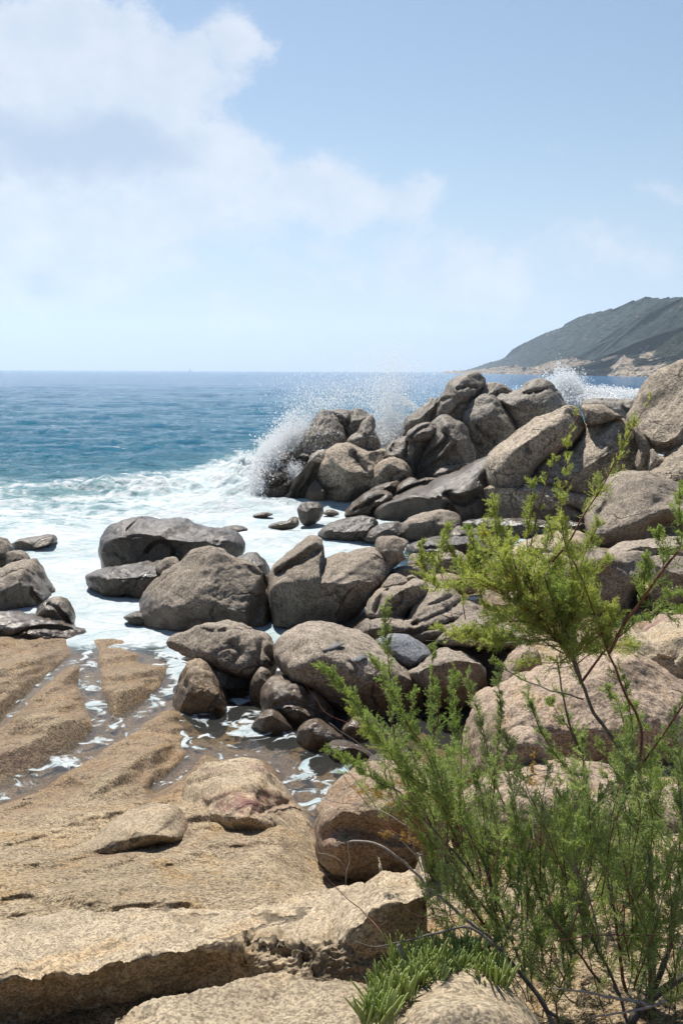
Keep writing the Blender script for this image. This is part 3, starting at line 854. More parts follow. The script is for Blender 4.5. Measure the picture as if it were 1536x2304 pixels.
rock('ribbed vertical rock with a wet runnel, right of the round-bellied boulder',
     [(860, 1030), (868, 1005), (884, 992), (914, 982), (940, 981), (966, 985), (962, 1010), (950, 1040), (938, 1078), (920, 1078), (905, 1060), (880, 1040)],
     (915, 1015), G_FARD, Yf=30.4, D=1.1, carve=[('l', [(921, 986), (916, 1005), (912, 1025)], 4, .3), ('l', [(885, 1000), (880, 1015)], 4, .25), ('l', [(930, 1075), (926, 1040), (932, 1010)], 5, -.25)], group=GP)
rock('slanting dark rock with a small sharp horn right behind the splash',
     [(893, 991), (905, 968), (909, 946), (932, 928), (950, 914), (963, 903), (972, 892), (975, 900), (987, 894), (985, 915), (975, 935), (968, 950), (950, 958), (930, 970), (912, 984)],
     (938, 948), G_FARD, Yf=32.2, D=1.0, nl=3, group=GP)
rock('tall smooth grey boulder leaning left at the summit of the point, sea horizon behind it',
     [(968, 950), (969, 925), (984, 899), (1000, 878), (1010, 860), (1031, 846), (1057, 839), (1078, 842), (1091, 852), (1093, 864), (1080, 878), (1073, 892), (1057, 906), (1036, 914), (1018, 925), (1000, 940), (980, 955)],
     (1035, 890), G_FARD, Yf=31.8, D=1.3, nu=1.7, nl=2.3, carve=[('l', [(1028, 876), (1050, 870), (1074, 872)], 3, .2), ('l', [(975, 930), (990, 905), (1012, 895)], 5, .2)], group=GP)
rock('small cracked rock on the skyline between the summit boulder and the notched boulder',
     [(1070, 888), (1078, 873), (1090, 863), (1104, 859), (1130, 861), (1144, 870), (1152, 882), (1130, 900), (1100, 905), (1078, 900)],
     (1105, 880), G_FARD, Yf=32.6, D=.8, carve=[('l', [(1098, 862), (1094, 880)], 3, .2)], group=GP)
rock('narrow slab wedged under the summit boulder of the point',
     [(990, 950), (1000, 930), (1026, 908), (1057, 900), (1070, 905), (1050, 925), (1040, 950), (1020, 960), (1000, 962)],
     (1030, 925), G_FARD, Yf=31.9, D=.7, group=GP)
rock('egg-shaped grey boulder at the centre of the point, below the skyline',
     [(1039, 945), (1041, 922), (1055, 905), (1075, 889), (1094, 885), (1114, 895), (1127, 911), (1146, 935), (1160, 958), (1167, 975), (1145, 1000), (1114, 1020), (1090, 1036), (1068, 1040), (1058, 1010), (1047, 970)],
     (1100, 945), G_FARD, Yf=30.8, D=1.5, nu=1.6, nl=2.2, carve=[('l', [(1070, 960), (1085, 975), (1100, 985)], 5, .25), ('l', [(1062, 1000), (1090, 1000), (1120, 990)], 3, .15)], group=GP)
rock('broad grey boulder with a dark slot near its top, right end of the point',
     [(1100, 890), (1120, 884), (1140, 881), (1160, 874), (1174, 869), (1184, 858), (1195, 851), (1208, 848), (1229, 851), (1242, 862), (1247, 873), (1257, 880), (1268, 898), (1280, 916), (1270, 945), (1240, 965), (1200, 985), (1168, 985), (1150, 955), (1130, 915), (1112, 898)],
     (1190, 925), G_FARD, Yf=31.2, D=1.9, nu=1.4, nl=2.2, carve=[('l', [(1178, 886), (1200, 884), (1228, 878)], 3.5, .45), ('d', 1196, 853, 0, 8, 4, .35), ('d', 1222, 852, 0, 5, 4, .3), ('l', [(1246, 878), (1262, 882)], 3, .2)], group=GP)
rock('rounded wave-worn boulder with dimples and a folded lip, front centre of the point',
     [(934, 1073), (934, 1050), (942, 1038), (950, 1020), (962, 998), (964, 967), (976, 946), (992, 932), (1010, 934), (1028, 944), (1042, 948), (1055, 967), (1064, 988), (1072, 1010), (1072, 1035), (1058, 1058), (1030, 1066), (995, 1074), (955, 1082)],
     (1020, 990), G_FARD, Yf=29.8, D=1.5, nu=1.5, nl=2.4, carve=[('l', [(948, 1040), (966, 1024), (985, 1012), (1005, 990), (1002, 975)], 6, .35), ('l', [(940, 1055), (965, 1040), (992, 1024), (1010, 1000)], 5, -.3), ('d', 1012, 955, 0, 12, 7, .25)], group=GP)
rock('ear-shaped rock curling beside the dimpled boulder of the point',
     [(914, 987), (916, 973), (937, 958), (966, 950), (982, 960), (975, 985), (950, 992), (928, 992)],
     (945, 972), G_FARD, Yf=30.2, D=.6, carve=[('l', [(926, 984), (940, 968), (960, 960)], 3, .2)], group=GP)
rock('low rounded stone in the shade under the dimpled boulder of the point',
     [(972, 1070), (982, 1056), (1000, 1050), (1030, 1046), (1060, 1040), (1055, 1058), (1020, 1072), (990, 1082)],
     (1000, 1062), G_FARD, Yf=29.3, D=.6, group=GP)
rock('long smooth wet whaleback rock sloping from the big boulders down to the foam',
     [(838, 1152), (849, 1138), (880, 1124), (915, 1108), (953, 1096), (997, 1075), (1047, 1058), (1078, 1036), (1110, 1022), (1120, 1060), (1115, 1110), (1110, 1150), (1100, 1182), (1060, 1180), (1020, 1172), (984, 1164), (932, 1168), (893, 1178), (860, 1178), (845, 1168)],
     (975, 1122), G_WET, D=2.0, nu=1.4, nl=2.6, amp=.6, carve=[('l', [(1005, 1112), (1035, 1128), (1070, 1118)], 8, .3), ('l', [(1020, 1165), (1010, 1140)], 8, .3)], group=GP)
rock('brown wet wedge rock at the waterline below the round-bellied boulder',
     [(774, 1158), (786, 1140), (800, 1127), (820, 1110), (845, 1104), (864, 1104), (880, 1114), (876, 1130), (860, 1140), (842, 1148), (835, 1164), (808, 1161), (790, 1160)],
     (828, 1125), G_WETB, D=.9, carve=[('l', [(800, 1145), (830, 1130), (860, 1116)], 4, .2)], group=GP)
rock('flat wet ledge rock tucked under the dark lobe of the round-bellied boulder',
     [(828, 1106), (842, 1096), (865, 1088), (888, 1083), (902, 1087), (893, 1102), (876, 1120), (858, 1114), (840, 1112)],
     (868, 1098), G_WETB, Yf=28.6, D=.6, group=GP)
rock('pale wet stone between the ledge rock and the whaleback',
     [(872, 1122), (882, 1104), (900, 1088), (925, 1076), (943, 1082), (968, 1074), (990, 1080), (960, 1096), (925, 1110), (906, 1126), (885, 1130)],
     (915, 1095), G_WETB, Yf=28.4, D=.7, carve=[('l', [(895, 1112), (920, 1098), (950, 1086)], 3.5, .2)], group=GP)

# --- far right: boulders beyond and beside the point
rock('flat grey sea rock far off on the right with white surf breaking behind it',
     [(1312, 906), (1325, 899), (1352, 897), (1395, 899), (1433, 899), (1450, 905), (1450, 925), (1430, 940), (1396, 945), (1365, 940), (1330, 935), (1312, 920)],
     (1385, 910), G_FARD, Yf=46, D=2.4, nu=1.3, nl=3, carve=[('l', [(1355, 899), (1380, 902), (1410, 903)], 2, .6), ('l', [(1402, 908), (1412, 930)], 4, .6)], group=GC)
rock('great smooth tan boulder with a rounded snout, left of the three biggest boulders',
     [(1083, 1071), (1086, 1042), (1101, 1019), (1122, 998), (1145, 984), (1166, 972), (1192, 954), (1211, 941), (1240, 928), (1275, 913), (1292, 910), (1309, 911), (1317, 930), (1322, 952), (1316, 970), (1303, 990), (1277, 1011), (1245, 1028), (1222, 1045), (1200, 1070), (1176, 1098), (1150, 1112), (1120, 1112), (1096, 1100), (1086, 1088)],
     (1165, 1030), G_FAR, Yf=26.0, D=2.1, nu=1.5, nl=2.2, amp=.7, carve=[('l', [(1096, 1055), (1120, 1042), (1150, 1038), (1176, 1050)], 9, .0), ('l', [(1182, 1000), (1188, 1012), (1192, 1020)], 2.5, .12), ('l', [(1310, 905), (1318, 930), (1322, 952), (1316, 970), (1303, 990), (1277, 1011), (1245, 1028), (1222, 1045), (1200, 1070)], 12, .5)], group=GC)
rock('low tan rock capping the joint between the two biggest boulders',
     [(1311, 914), (1329, 909), (1357, 912), (1372, 920), (1383, 928), (1400, 938), (1375, 944), (1352, 950), (1324, 955), (1314, 940)],
     (1345, 935), G_FAR, Yf=27.2, D=.9, group=GC)
rock('huge rough tan boulder with a curved crack, middle of the three biggest boulders',
     [(1175, 1092), (1200, 1053), (1222, 1034), (1253, 1017), (1287, 1004), (1308, 980), (1322, 951), (1352, 945), (1386, 941), (1412, 945), (1424, 962), (1441, 978), (1448, 1001), (1462, 1014), (1460, 1060), (1436, 1066), (1400, 1072), (1375, 1085), (1350, 1108), (1320, 1124), (1287, 1122), (1260, 1108), (1225, 1098), (1195, 1100)],
     (1300, 1060), G_FAR, Yf=26.2, D=2.1, nu=1.5, nl=2.3, amp=.7, carve=[('l', [(1350, 1040), (1375, 1032), (1400, 1032), (1418, 1044)], 4, .18)], group=GC)
rock('thin curved fin of rock standing along the right edge of the middle boulder',
     [(1424, 963), (1436, 966), (1451, 984), (1465, 1009), (1467, 1035), (1462, 1062), (1443, 1058), (1432, 1050), (1436, 1030), (1441, 1012), (1444, 996)],
     (1452, 1020), G_FAR, Yf=25.9, D=.5, nl=2, group=GC)
rock('brown shaded foot of rock under the two biggest boulders',
     [(1082, 1098), (1105, 1092), (1150, 1098), (1180, 1085), (1235, 1092), (1290, 1112), (1325, 1120), (1335, 1150), (1330, 1180), (1290, 1185), (1240, 1182), (1180, 1184), (1130, 1175), (1098, 1150), (1084, 1122)],
     (1200, 1125), G_FAR, Yf=25.5, D=1.6, nl=2.2, carve=[('l', [(1235, 1100), (1262, 1128), (1300, 1150)], 5, .35)], group=GC)
rock('towering rough tan boulder rising above the horizon at the right edge',
     [(1412, 938), (1420, 921), (1435, 902), (1456, 871), (1475, 848), (1498, 826), (1519, 814), (1540, 806), (1590, 795), (1640, 820), (1680, 880), (1680, 950), (1620, 1005), (1560, 1012), (1500, 1010), (1464, 1004), (1443, 980), (1425, 964), (1414, 951)],
     (1500, 965), G_FAR, Yf=25.6, D=2.5, nu=1.6, nl=2.4, amp=.9, crack=.3, group=GC)
rock('pale rounded boulder under the towering boulder at the right edge',
     [(1456, 1064), (1478, 1045), (1500, 1026), (1540, 1000), (1600, 985), (1650, 1010), (1660, 1080), (1610, 1120), (1560, 1118), (1530, 1102), (1500, 1088), (1475, 1080)],
     (1545, 1065), G_FAR, Yf=24.0, D=1.5, nu=1.5, group=GC)
rock('small tan rock in the corner between the fin and the towering boulder',
     [(1458, 1058), (1462, 1030), (1466, 1010), (1480, 1022), (1502, 1030), (1495, 1050), (1475, 1068)], (1478, 1042), G_FAR, Yf=25.3, D=.5, group=GC)
rock('big smooth pale boulder with deeply shaded front, lowest of the large right-hand boulders',
     [(1320, 1195), (1318, 1163), (1329, 1137), (1345, 1122), (1357, 1110), (1364, 1088), (1380, 1073), (1409, 1060), (1448, 1058), (1482, 1068), (1510, 1079), (1536, 1098), (1575, 1116), (1610, 1150), (1600, 1195), (1560, 1218), (1500, 1224), (1435, 1226), (1396, 1232), (1357, 1226), (1332, 1214)],
     (1415, 1168), G_GREY, Yf=21.5, D=1.9, nu=1.5, nl=4.0, amp=.6, carve=[('l', [(1470, 1190), (1500, 1184), (1560, 1190)], 14, .5), ('l', [(1360, 1100), (1365, 1130), (1345, 1160)], 8, .2)], group=GC)
rock('low dark rock in deep shade under the foot of the big boulders',
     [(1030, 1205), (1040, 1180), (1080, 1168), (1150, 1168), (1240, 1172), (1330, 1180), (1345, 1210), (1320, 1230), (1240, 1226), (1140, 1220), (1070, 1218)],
     (1180, 1195), G_FARD, Yf=23.6, D=.8, nl=4, group=GC)

# --- small rocks in the foam
rock('upright rounded stone standing in the foam in front of the point', [(668, 1148), (673, 1136), (682, 1130), (698, 1128), (716, 1131), (725, 1142), (726, 1155), (720, 1166), (704, 1177), (684, 1180), (672, 1168)],
     (700, 1145), G_WETB, D=.4, group=GS)
rock('low lumpy stone washed by foam, left of the upright stone', [(602, 1186), (610, 1179), (625, 1175), (645, 1172), (660, 1162), (671, 1166), (671, 1182), (655, 1190), (635, 1192), (615, 1190)],
     (650, 1176), G_WETB, D=.35, group=GS)
rock('tiny stone tip just right of the upright stone in the foam', [(726, 1156), (733, 1149), (745, 1147), (760, 1152), (762, 1158), (745, 1161)], (744, 1152), G_WETB, D=.3, group=GS)
rock('flat pebble-brown stone nearly covered by foam, farthest left below the point', [(568, 1161), (582, 1155), (600, 1153), (614, 1157), (598, 1164), (578, 1165)], (592, 1157), G_WETB, D=.3, group=GS)
rock('thin flat stone in the foam above the sloping wet boulder', [(490, 1192), (505, 1186), (525, 1183), (548, 1186), (558, 1191), (545, 1198), (518, 1199), (500, 1198)], (525, 1189), G_WETB, D=.5, group=GS)
rock('yellowish elongated rock lying in the foam near the left edge', [(19, 1230), (28, 1221), (42, 1215), (73, 1209), (100, 1205), (118, 1206), (127, 1213), (127, 1220), (112, 1228), (90, 1236), (60, 1243), (30, 1243)],
     (75, 1222), G_WETB, D=.7, group=GS)

# --- rocks along the inside of the inlet
rock('flat smooth wet rock at the edge of the foam, left of the two-humped rock', [(714, 1202), (722, 1190), (745, 1175), (775, 1167), (820, 1162), (844, 1166), (850, 1180), (842, 1195), (822, 1212), (785, 1218), (745, 1214), (725, 1208)],
     (790, 1192), G_WET, D=.8, nu=1.4, group=GR)
rock('wet sloping slab with a trickle of foam between two smooth rocks', [(812, 1212), (822, 1198), (842, 1186), (862, 1178), (897, 1174), (912, 1186), (905, 1205), (880, 1218), (848, 1222), (825, 1218)],
     (862, 1200), G_WET, D=.6, nu=1.3, group=GR)
rock('two-humped smooth brown-grey rock beside the whaleback', [(892, 1202), (900, 1182), (917, 1170), (935, 1162), (954, 1154), (985, 1146), (1010, 1148), (1030, 1158), (1036, 1172), (1030, 1192), (1010, 1212), (970, 1218), (930, 1220), (905, 1216)],
     (975, 1178), G_GREY, D=.9, nu=1.5, group=GR)
rock('low pale slab awash with foam behind the pointed knob', [(912, 1230), (940, 1218), (975, 1211), (1020, 1211), (1072, 1209), (1120, 1215), (1160, 1228), (1130, 1246), (1080, 1252), (1010, 1250), (950, 1256), (918, 1250)],
     (1030, 1228), G_WET, D=.9, nu=1.3, group=GR)
rock('brownish stone between the two-humped rock and the shaded rocks', [(1005, 1214), (1015, 1196), (1032, 1184), (1050, 1192), (1072, 1190), (1090, 1206), (1070, 1216), (1035, 1218)], (1040, 1202), G_GREY, Yf=22.3, D=.4, group=GR)

# --- left edge
rock('rounded dark boulder cut by the left edge, farthest back of its cluster', [(-60, 1215), (-30, 1205), (0, 1210), (13, 1219), (22, 1233), (25, 1254), (26, 1275), (10, 1292), (-30, 1300), (-70, 1280)], (-5, 1250), G_GREY, Yf=18.6, D=.8, group=GL)
rock('small dark stone wedged between two boulders at the left edge', [(14, 1245), (26, 1240), (42, 1240), (56, 1246), (66, 1262), (62, 1278), (40, 1285), (20, 1280)], (40, 1260), G_GREY, Yf=18.2, D=.4, group=GL)
rock('large rough brown-grey boulder with a crack, biggest at the left edge',
     [(-120, 1320), (-60, 1292), (0, 1283), (23, 1271), (47, 1266), (66, 1266), (83, 1283), (96, 1306), (108, 1325), (116, 1340), (110, 1354), (96, 1365), (92, 1395), (40, 1404), (0, 1404), (-100, 1400)],
     (10, 1345), G_GREY, D=1.5, Yf=16.0, nu=1.6, nl=2.4, carve=[('l', [(115, 1335), (100, 1352), (88, 1356), (76, 1340), (72, 1325)], 5, .16), ('d', 90, 1335, 0, 14, 10, .1)], group=GL)
rock('rounded brown stone with a groove at the water below the biggest left boulder',
     [(78, 1396), (82, 1372), (93, 1357), (112, 1344), (134, 1342), (147, 1351), (158, 1366), (166, 1384), (168, 1402), (163, 1416), (140, 1412), (110, 1404)],
     (120, 1375), G_GREY, D=.5, Yf=15.2, nu=1.7, carve=[('l', [(108, 1360), (130, 1370), (148, 1390), (155, 1405)], 4, .12)], group=GL)
rock('low flat layered slab under the left boulders, tapering to a point at the foam',
     [(-120, 1388), (0, 1384), (52, 1391), (100, 1394), (130, 1398), (156, 1407), (178, 1416), (194, 1424), (180, 1435), (160, 1444), (104, 1450), (40, 1448), (0, 1448), (-120, 1450)],
     (60, 1415), G_GREY, D=.8, nu=1.6, carve=[('l', [(30, 1432), (60, 1417), (105, 1411), (160, 1414)], 4, .14)], group=GL)

# --- big boulders across the inlet
rock('long glistening wet boulder standing in white foam, farthest of the inlet boulders',
     [(223, 1228), (224, 1212), (234, 1198), (250, 1185), (268, 1177), (285, 1171), (315, 1167), (340, 1170), (360, 1170), (395, 1165), (415, 1169), (435, 1180), (460, 1187), (500, 1195), (530, 1204), (548, 1218), (552, 1236), (545, 1250), (525, 1262), (470, 1270), (400, 1280), (330, 1288), (280, 1285), (238, 1286), (226, 1262), (222, 1245)],
     (330, 1236), G_WET, Yf=18.4, D=1.5, nu=1.4, nl=3.5, amp=.7, carve=[('l', [(313, 1168), (300, 1180), (288, 1191)], 4, .2), ('l', [(330, 1240), (345, 1224), (362, 1219), (380, 1224), (390, 1238), (388, 1252)], 3, .12), ('l', [(450, 1200), (490, 1215)], 9, .12)], group=GM)
rock('low sparkling wet boulder at the foam, left behind the largest round boulder',
     [(190, 1300), (198, 1292), (212, 1288), (235, 1281), (262, 1274), (300, 1270), (340, 1270), (375, 1268), (410, 1275), (420, 1300), (390, 1335), (350, 1352), (318, 1354), (285, 1350), (240, 1346), (218, 1343), (205, 1330), (194, 1316)],
     (285, 1310), G_WET, D=1.0, nu=1.3, nl=2.2, amp=1.2, group=GM)
rock('small smooth hump peeping between the long wet boulder and the largest round boulder', [(350, 1278), (358, 1266), (370, 1257), (388, 1254), (402, 1262), (405, 1285), (375, 1292), (355, 1288)], (378, 1270), G_GREY, Yf=17.0, D=.4, group=GM)
rock('largest round boulder, rough dull grey-brown with a peaked top, centre left',
     [(309, 1362), (311, 1345), (330, 1312), (345, 1298), (360, 1285), (380, 1272), (400, 1258), (415, 1243), (432, 1236), (465, 1233), (495, 1238), (515, 1250), (532, 1262), (550, 1267), (570, 1272), (595, 1292), (604, 1315), (608, 1345), (610, 1385), (608, 1430), (590, 1450), (540, 1455), (480, 1452), (420, 1450), (375, 1447), (345, 1432), (322, 1405), (312, 1382)],
     (455, 1375), G_GREY, Yf=14.7, D=1.15, nu=1.55, nl=2.6, amp=.9, crack=.4,
     carve=[('d', 350, 1400, 0, 42, 50, .35), ('l', [(600, 1300), (585, 1350), (575, 1400), (580, 1440)], 13, .22), ('d', 330, 1340, 0, 12, 12, .12), ('l', [(553, 1272), (566, 1282), (582, 1292)], 3, .08), ('d', 430, 1290, 0, 20, 7, .05)], group=GM)
rock('small wet rock behind the right shoulder of the largest round boulder', [(528, 1258), (545, 1250), (565, 1244), (582, 1250), (594, 1262), (603, 1278), (606, 1300), (585, 1310), (560, 1300), (540, 1280)], (572, 1270), G_WET, Yf=17.0, D=.5, group=GM)
rock('tiny wet rock in the foam at the left foot of the largest round boulder', [(278, 1389), (290, 1382), (306, 1377), (325, 1380), (330, 1400), (312, 1412), (295, 1402)], (308, 1392), G_WET, D=.3, group=GM)
rock('anvil-shaped boulder with a raised fin on its left and a huge shaded front',
     [(603, 1330), (603, 1300), (606, 1284), (618, 1268), (640, 1251), (660, 1236), (678, 1220), (694, 1211), (712, 1211), (724, 1216), (724, 1232), (719, 1252), (728, 1262), (745, 1255), (768, 1246), (790, 1247), (815, 1240), (840, 1234), (862, 1238), (877, 1256), (878, 1280), (868, 1305), (850, 1330), (830, 1352), (805, 1378), (770, 1396), (730, 1404), (690, 1410), (650, 1410), (622, 1400), (610, 1370)],
     (715, 1338), G_GREY, Yf=14.6, D=1.35, nu=1.35, nl=5.5, amp=.55, crack=.3,
     carve=[('l', [(628, 1288), (655, 1272), (690, 1258), (716, 1240)], 7, .16), ('l', [(622, 1278), (650, 1258), (690, 1230), (708, 1222)], 8, -.20), ('d', 745, 1275, 0, 45, 12, .12)], group=GM)
rock('pointed knob with a hollowed side, standing at the right end of the anvil-shaped boulder',
     [(845, 1240), (846, 1222), (848, 1212), (860, 1207), (885, 1206), (903, 1211), (918, 1220), (911, 1232), (907, 1242), (913, 1258), (900, 1268), (884, 1278), (872, 1300), (860, 1290), (858, 1262)],
     (880, 1226), G_GREY, Yf=15.6, D=.5, nu=1.3, nl=3, carve=[('d', 900, 1242, 0, 14, 10, .12)], group=GM)

# --- broken rocks in the middle
rock('small dark tooth of rock beside the pointed knob', [(918, 1278), (919, 1256), (926, 1247), (940, 1248), (950, 1260), (960, 1272), (945, 1282)], (936, 1262), G_GREY, Yf=16.6, D=.3, group=GR)
rock('low humped rock right of the anvil-shaped boulder', [(872, 1302), (878, 1288), (897, 1279), (915, 1275), (935, 1273), (955, 1282), (958, 1296), (940, 1306), (905, 1310)], (915, 1290), G_GREY, Yf=15.6, D=.45, group=GR)
rock('flat-faced grey block under the humped rock', [(855, 1325), (868, 1305), (880, 1293), (898, 1293), (915, 1303), (932, 1315), (925, 1330), (890, 1334), (865, 1334)], (892, 1305), G_GREY, Yf=14.9, D=.4, group=GR)
rock('small round stone on the flat-faced grey block', [(914, 1302), (918, 1296), (928, 1294), (938, 1299), (943, 1308), (932, 1318), (920, 1314)], (928, 1303), G_GREY, Yf=15.0, D=.2, group=GR)
rock('rosy grey slab left of the hollow behind the tamarisk twigs', [(950, 1312), (962, 1300), (980, 1294), (1016, 1292), (1042, 1302), (1072, 1315), (1068, 1335), (1030, 1336), (990, 1332), (965, 1330)], (1010, 1308), G_PINK, Yf=15.0, D=.5,
     red=[(1030, 1315, 50, 18, .6)], group=GR)
rock('dark angular block seen through the twig tips above the rosy slab', [(975, 1290), (978, 1260), (988, 1248), (1000, 1241), (1030, 1240), (1060, 1262), (1085, 1275), (1100, 1300), (1080, 1312), (1020, 1308), (990, 1300)], (1030, 1262), G_GREY, Yf=16.6, D=.7, group=GR)
rock('cluster of fused knobs shaped like a curled paw, in the middle of the broken rocks',
     [(822, 1382), (826, 1362), (832, 1347), (851, 1332), (879, 1325), (910, 1321), (935, 1309), (957, 1312), (962, 1330), (950, 1350), (935, 1362), (916, 1375), (905, 1392), (879, 1400), (850, 1396), (835, 1390)],
     (880, 1358), G_GREY, Yf=13.9, D=.8, carve=[('l', [(870, 1328), (855, 1345), (845, 1375)], 6, .2), ('l', [(900, 1330), (905, 1350), (890, 1362), (880, 1375)], 5, .12), ('d', 905, 1365, 0, 12, 6, .1)], group=GR)
rock('broad layered rock with slanting folds beside the curled-paw rock',
     [(775, 1424), (795, 1408), (815, 1394), (850, 1388), (905, 1388), (920, 1368), (941, 1350), (970, 1328), (1004, 1321), (1026, 1340), (1040, 1352), (1080, 1368), (1120, 1395), (1110, 1425), (1060, 1450), (1004, 1456), (960, 1468), (900, 1462), (840, 1458), (795, 1445)],
     (950, 1405), G_GREY, Yf=13.0, D=1.6, nu=1.2, nl=2, amp=.8,
     carve=[('l', [(912, 1392), (940, 1372), (975, 1358), (1010, 1345)], 5, .2), ('l', [(930, 1405), (965, 1392), (1000, 1375), (1032, 1358)], 5, .2), ('l', [(890, 1430), (950, 1418), (1000, 1404), (1050, 1388)], 5, .12), ('l', [(925, 1384), (955, 1366), (990, 1350)], 6, -.15),
            ('l', [(945, 1400), (980, 1384), (1010, 1368)], 6, -.15), ('d', 840, 1395, 0, 20, 12, -.1)], group=GR)
rock('smooth blue-grey stone with small holes, right behind the boulder with rain puddles',
     [(846, 1445), (856, 1436), (872, 1432), (910, 1432), (935, 1440), (952, 1452), (968, 1468), (971, 1480), (958, 1492), (940, 1502), (922, 1509), (900, 1498), (875, 1480), (855, 1462)],
     (925, 1475), G_BLUE, Yf=11.9, D=.55, nu=1.5, nl=2.5, amp=.5, crack=0, carve=[('d', 901, 1452, 0, 6, 3, .06), ('d', 897, 1478, 0, 5, 3, .06), ('d', 944, 1471, 0, 2.5, 2, .04)], group=GR)
rock('tan flat rock forming the roof over the dark hollow',
     [(985, 1440), (1010, 1420), (1040, 1404), (1090, 1398), (1140, 1412), (1180, 1432), (1195, 1452), (1150, 1456), (1072, 1454), (1005, 1452)], (1090, 1432), G_GREY, Yf=11.8, D=1.3, nu=1.2, nl=4, group=GR)
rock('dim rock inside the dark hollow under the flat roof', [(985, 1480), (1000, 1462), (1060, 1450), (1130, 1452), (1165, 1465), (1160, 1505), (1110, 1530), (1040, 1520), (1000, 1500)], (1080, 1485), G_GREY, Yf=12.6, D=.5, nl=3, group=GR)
rock('rounded brown rock with a shaded front below the dark hollow',
     [(918, 1514), (938, 1500), (962, 1485), (1004, 1467), (1041, 1474), (1070, 1488), (1088, 1500), (1098, 1540), (1080, 1575), (1040, 1590), (985, 1590), (950, 1560), (930, 1535)], (1005, 1492), G_GREY, Yf=11.0, D=.9, nu=1.3, nl=3.5, group=GR)

# --- tide pool boulders
rock('large smooth boulder holding two shallow rain puddles on its flat top',
     [(616, 1462), (620, 1446), (632, 1432), (651, 1421), (675, 1411), (695, 1406), (716, 1405), (742, 1412), (768, 1422), (807, 1433), (846, 1451), (885, 1480), (925, 1511), (952, 1534), (966, 1562), (963, 1590), (940, 1612), (890, 1618), (840, 1616), (790, 1610), (750, 1592), (716, 1566), (680, 1545), (652, 1528), (630, 1502), (619, 1482)],
     (745, 1500), G_GREY, Yf=10.9, D=1.25, nu=1.35, nl=3.2, amp=.5, crack=.2,
     carve=[('d', 757, 1452, 0, 26, 9, .07), ('d', 800, 1479, 0, 24, 9, .07)], group=GB)
rock('mushroom-like brown boulder overhanging a dark cavity',
     [(374, 1446), (385, 1436), (404, 1427), (425, 1420), (445, 1410), (465, 1405), (500, 1402), (540, 1407), (575, 1419), (602, 1434), (614, 1450), (618, 1475), (624, 1498), (608, 1520), (580, 1528), (540, 1522), (505, 1516), (470, 1498), (440, 1484), (410, 1470), (386, 1460)],
     (480, 1465), G_GREY, Yf=11.7, D=.75, nu=1.4, nl=2.4, carve=[('d', 478, 1454, 0, 16, 7, .07), ('l', [(520, 1450), (540, 1470), (525, 1490)], 8, .08), ('l', [(590, 1440), (580, 1480), (585, 1515)], 7, .10), ('l', [(450, 1415), (470, 1420), (520, 1415), (560, 1420)], 3, .05)],
     red=[(540, 1455, 40, 25, .3)], group=GB)
rock('narrow upright stone propping the mushroom-like boulder', [(562, 1580), (562, 1550), (568, 1522), (585, 1505), (602, 1508), (612, 1526), (606, 1548), (594, 1575), (580, 1590)], (588, 1530), G_GREY, D=.3, nl=2, group=GB)
rock('steep wet brown rock sloping away under the mushroom-like boulder',
     [(380, 1610), (392, 1560), (404, 1522), (420, 1494), (440, 1486), (462, 1496), (482, 1522), (500, 1555), (520, 1595), (512, 1625), (470, 1650), (420, 1655), (385, 1640)], (452, 1560), G_BED, Yf=11.0, D=.7, nu=1.15, nl=1.3, amp=1.2, group=GB)
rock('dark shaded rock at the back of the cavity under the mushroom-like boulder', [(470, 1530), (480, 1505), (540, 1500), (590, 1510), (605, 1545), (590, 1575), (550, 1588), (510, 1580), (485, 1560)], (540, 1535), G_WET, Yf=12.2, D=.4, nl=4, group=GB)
rock('two-lobed grey boulder at the back of the tide pool',
     [(584, 1568), (589, 1548), (597, 1535), (610, 1528), (633, 1525), (664, 1536), (695, 1552), (716, 1557), (730, 1568), (745, 1588), (758, 1610), (770, 1628), (750, 1640), (716, 1640), (685, 1642), (655, 1640), (632, 1618), (612, 1604), (592, 1604)],
     (660, 1578), G_GREY, D=.65, nu=1.5, nl=2.2, carve=[('l', [(620, 1590), (650, 1580), (690, 1590), (730, 1600)], 9, .07), ('l', [(690, 1552), (700, 1575)], 6, .06)], group=GB)
rock('small peaked grey rock in the tide pool, left of the round one', [(564, 1636), (574, 1620), (586, 1606), (600, 1598), (613, 1595), (625, 1600), (638, 1612), (652, 1628), (666, 1646), (640, 1654), (600, 1654), (575, 1650)], (612, 1615), G_GREY, D=.35, nu=1.6, group=GB)
rock('small ball-shaped grey rock in the tide pool', [(667, 1658), (670, 1642), (682, 1630), (700, 1623), (718, 1623), (734, 1634), (750, 1645), (770, 1660), (765, 1680), (740, 1690), (705, 1690), (680, 1680)], (705, 1648), G_GREY, D=.32, nu=2, nl=2.2, group=GB)
rock('flat dark rock awash at the right of the ball-shaped rock', [(736, 1680), (745, 1673), (775, 1674), (810, 1684), (832, 1700), (820, 1714), (790, 1718), (755, 1708)], (780, 1690), G_WET, D=.3, group=GB)
rock('low dark stone half under water among the twigs at the right of the tide pool', [(818, 1718), (845, 1706), (872, 1701), (905, 1706), (921, 1720), (915, 1733), (872, 1738), (835, 1732)], (870, 1712), G_WET, D=.3, group=GB)
rock('rounded brown stone behind the twigs at the back of the tide pool', [(768, 1645), (780, 1625), (800, 1612), (825, 1610), (848, 1622), (862, 1645), (850, 1664), (815, 1670), (782, 1664)], (812, 1635), G_GREY, D=.35, group=GB)
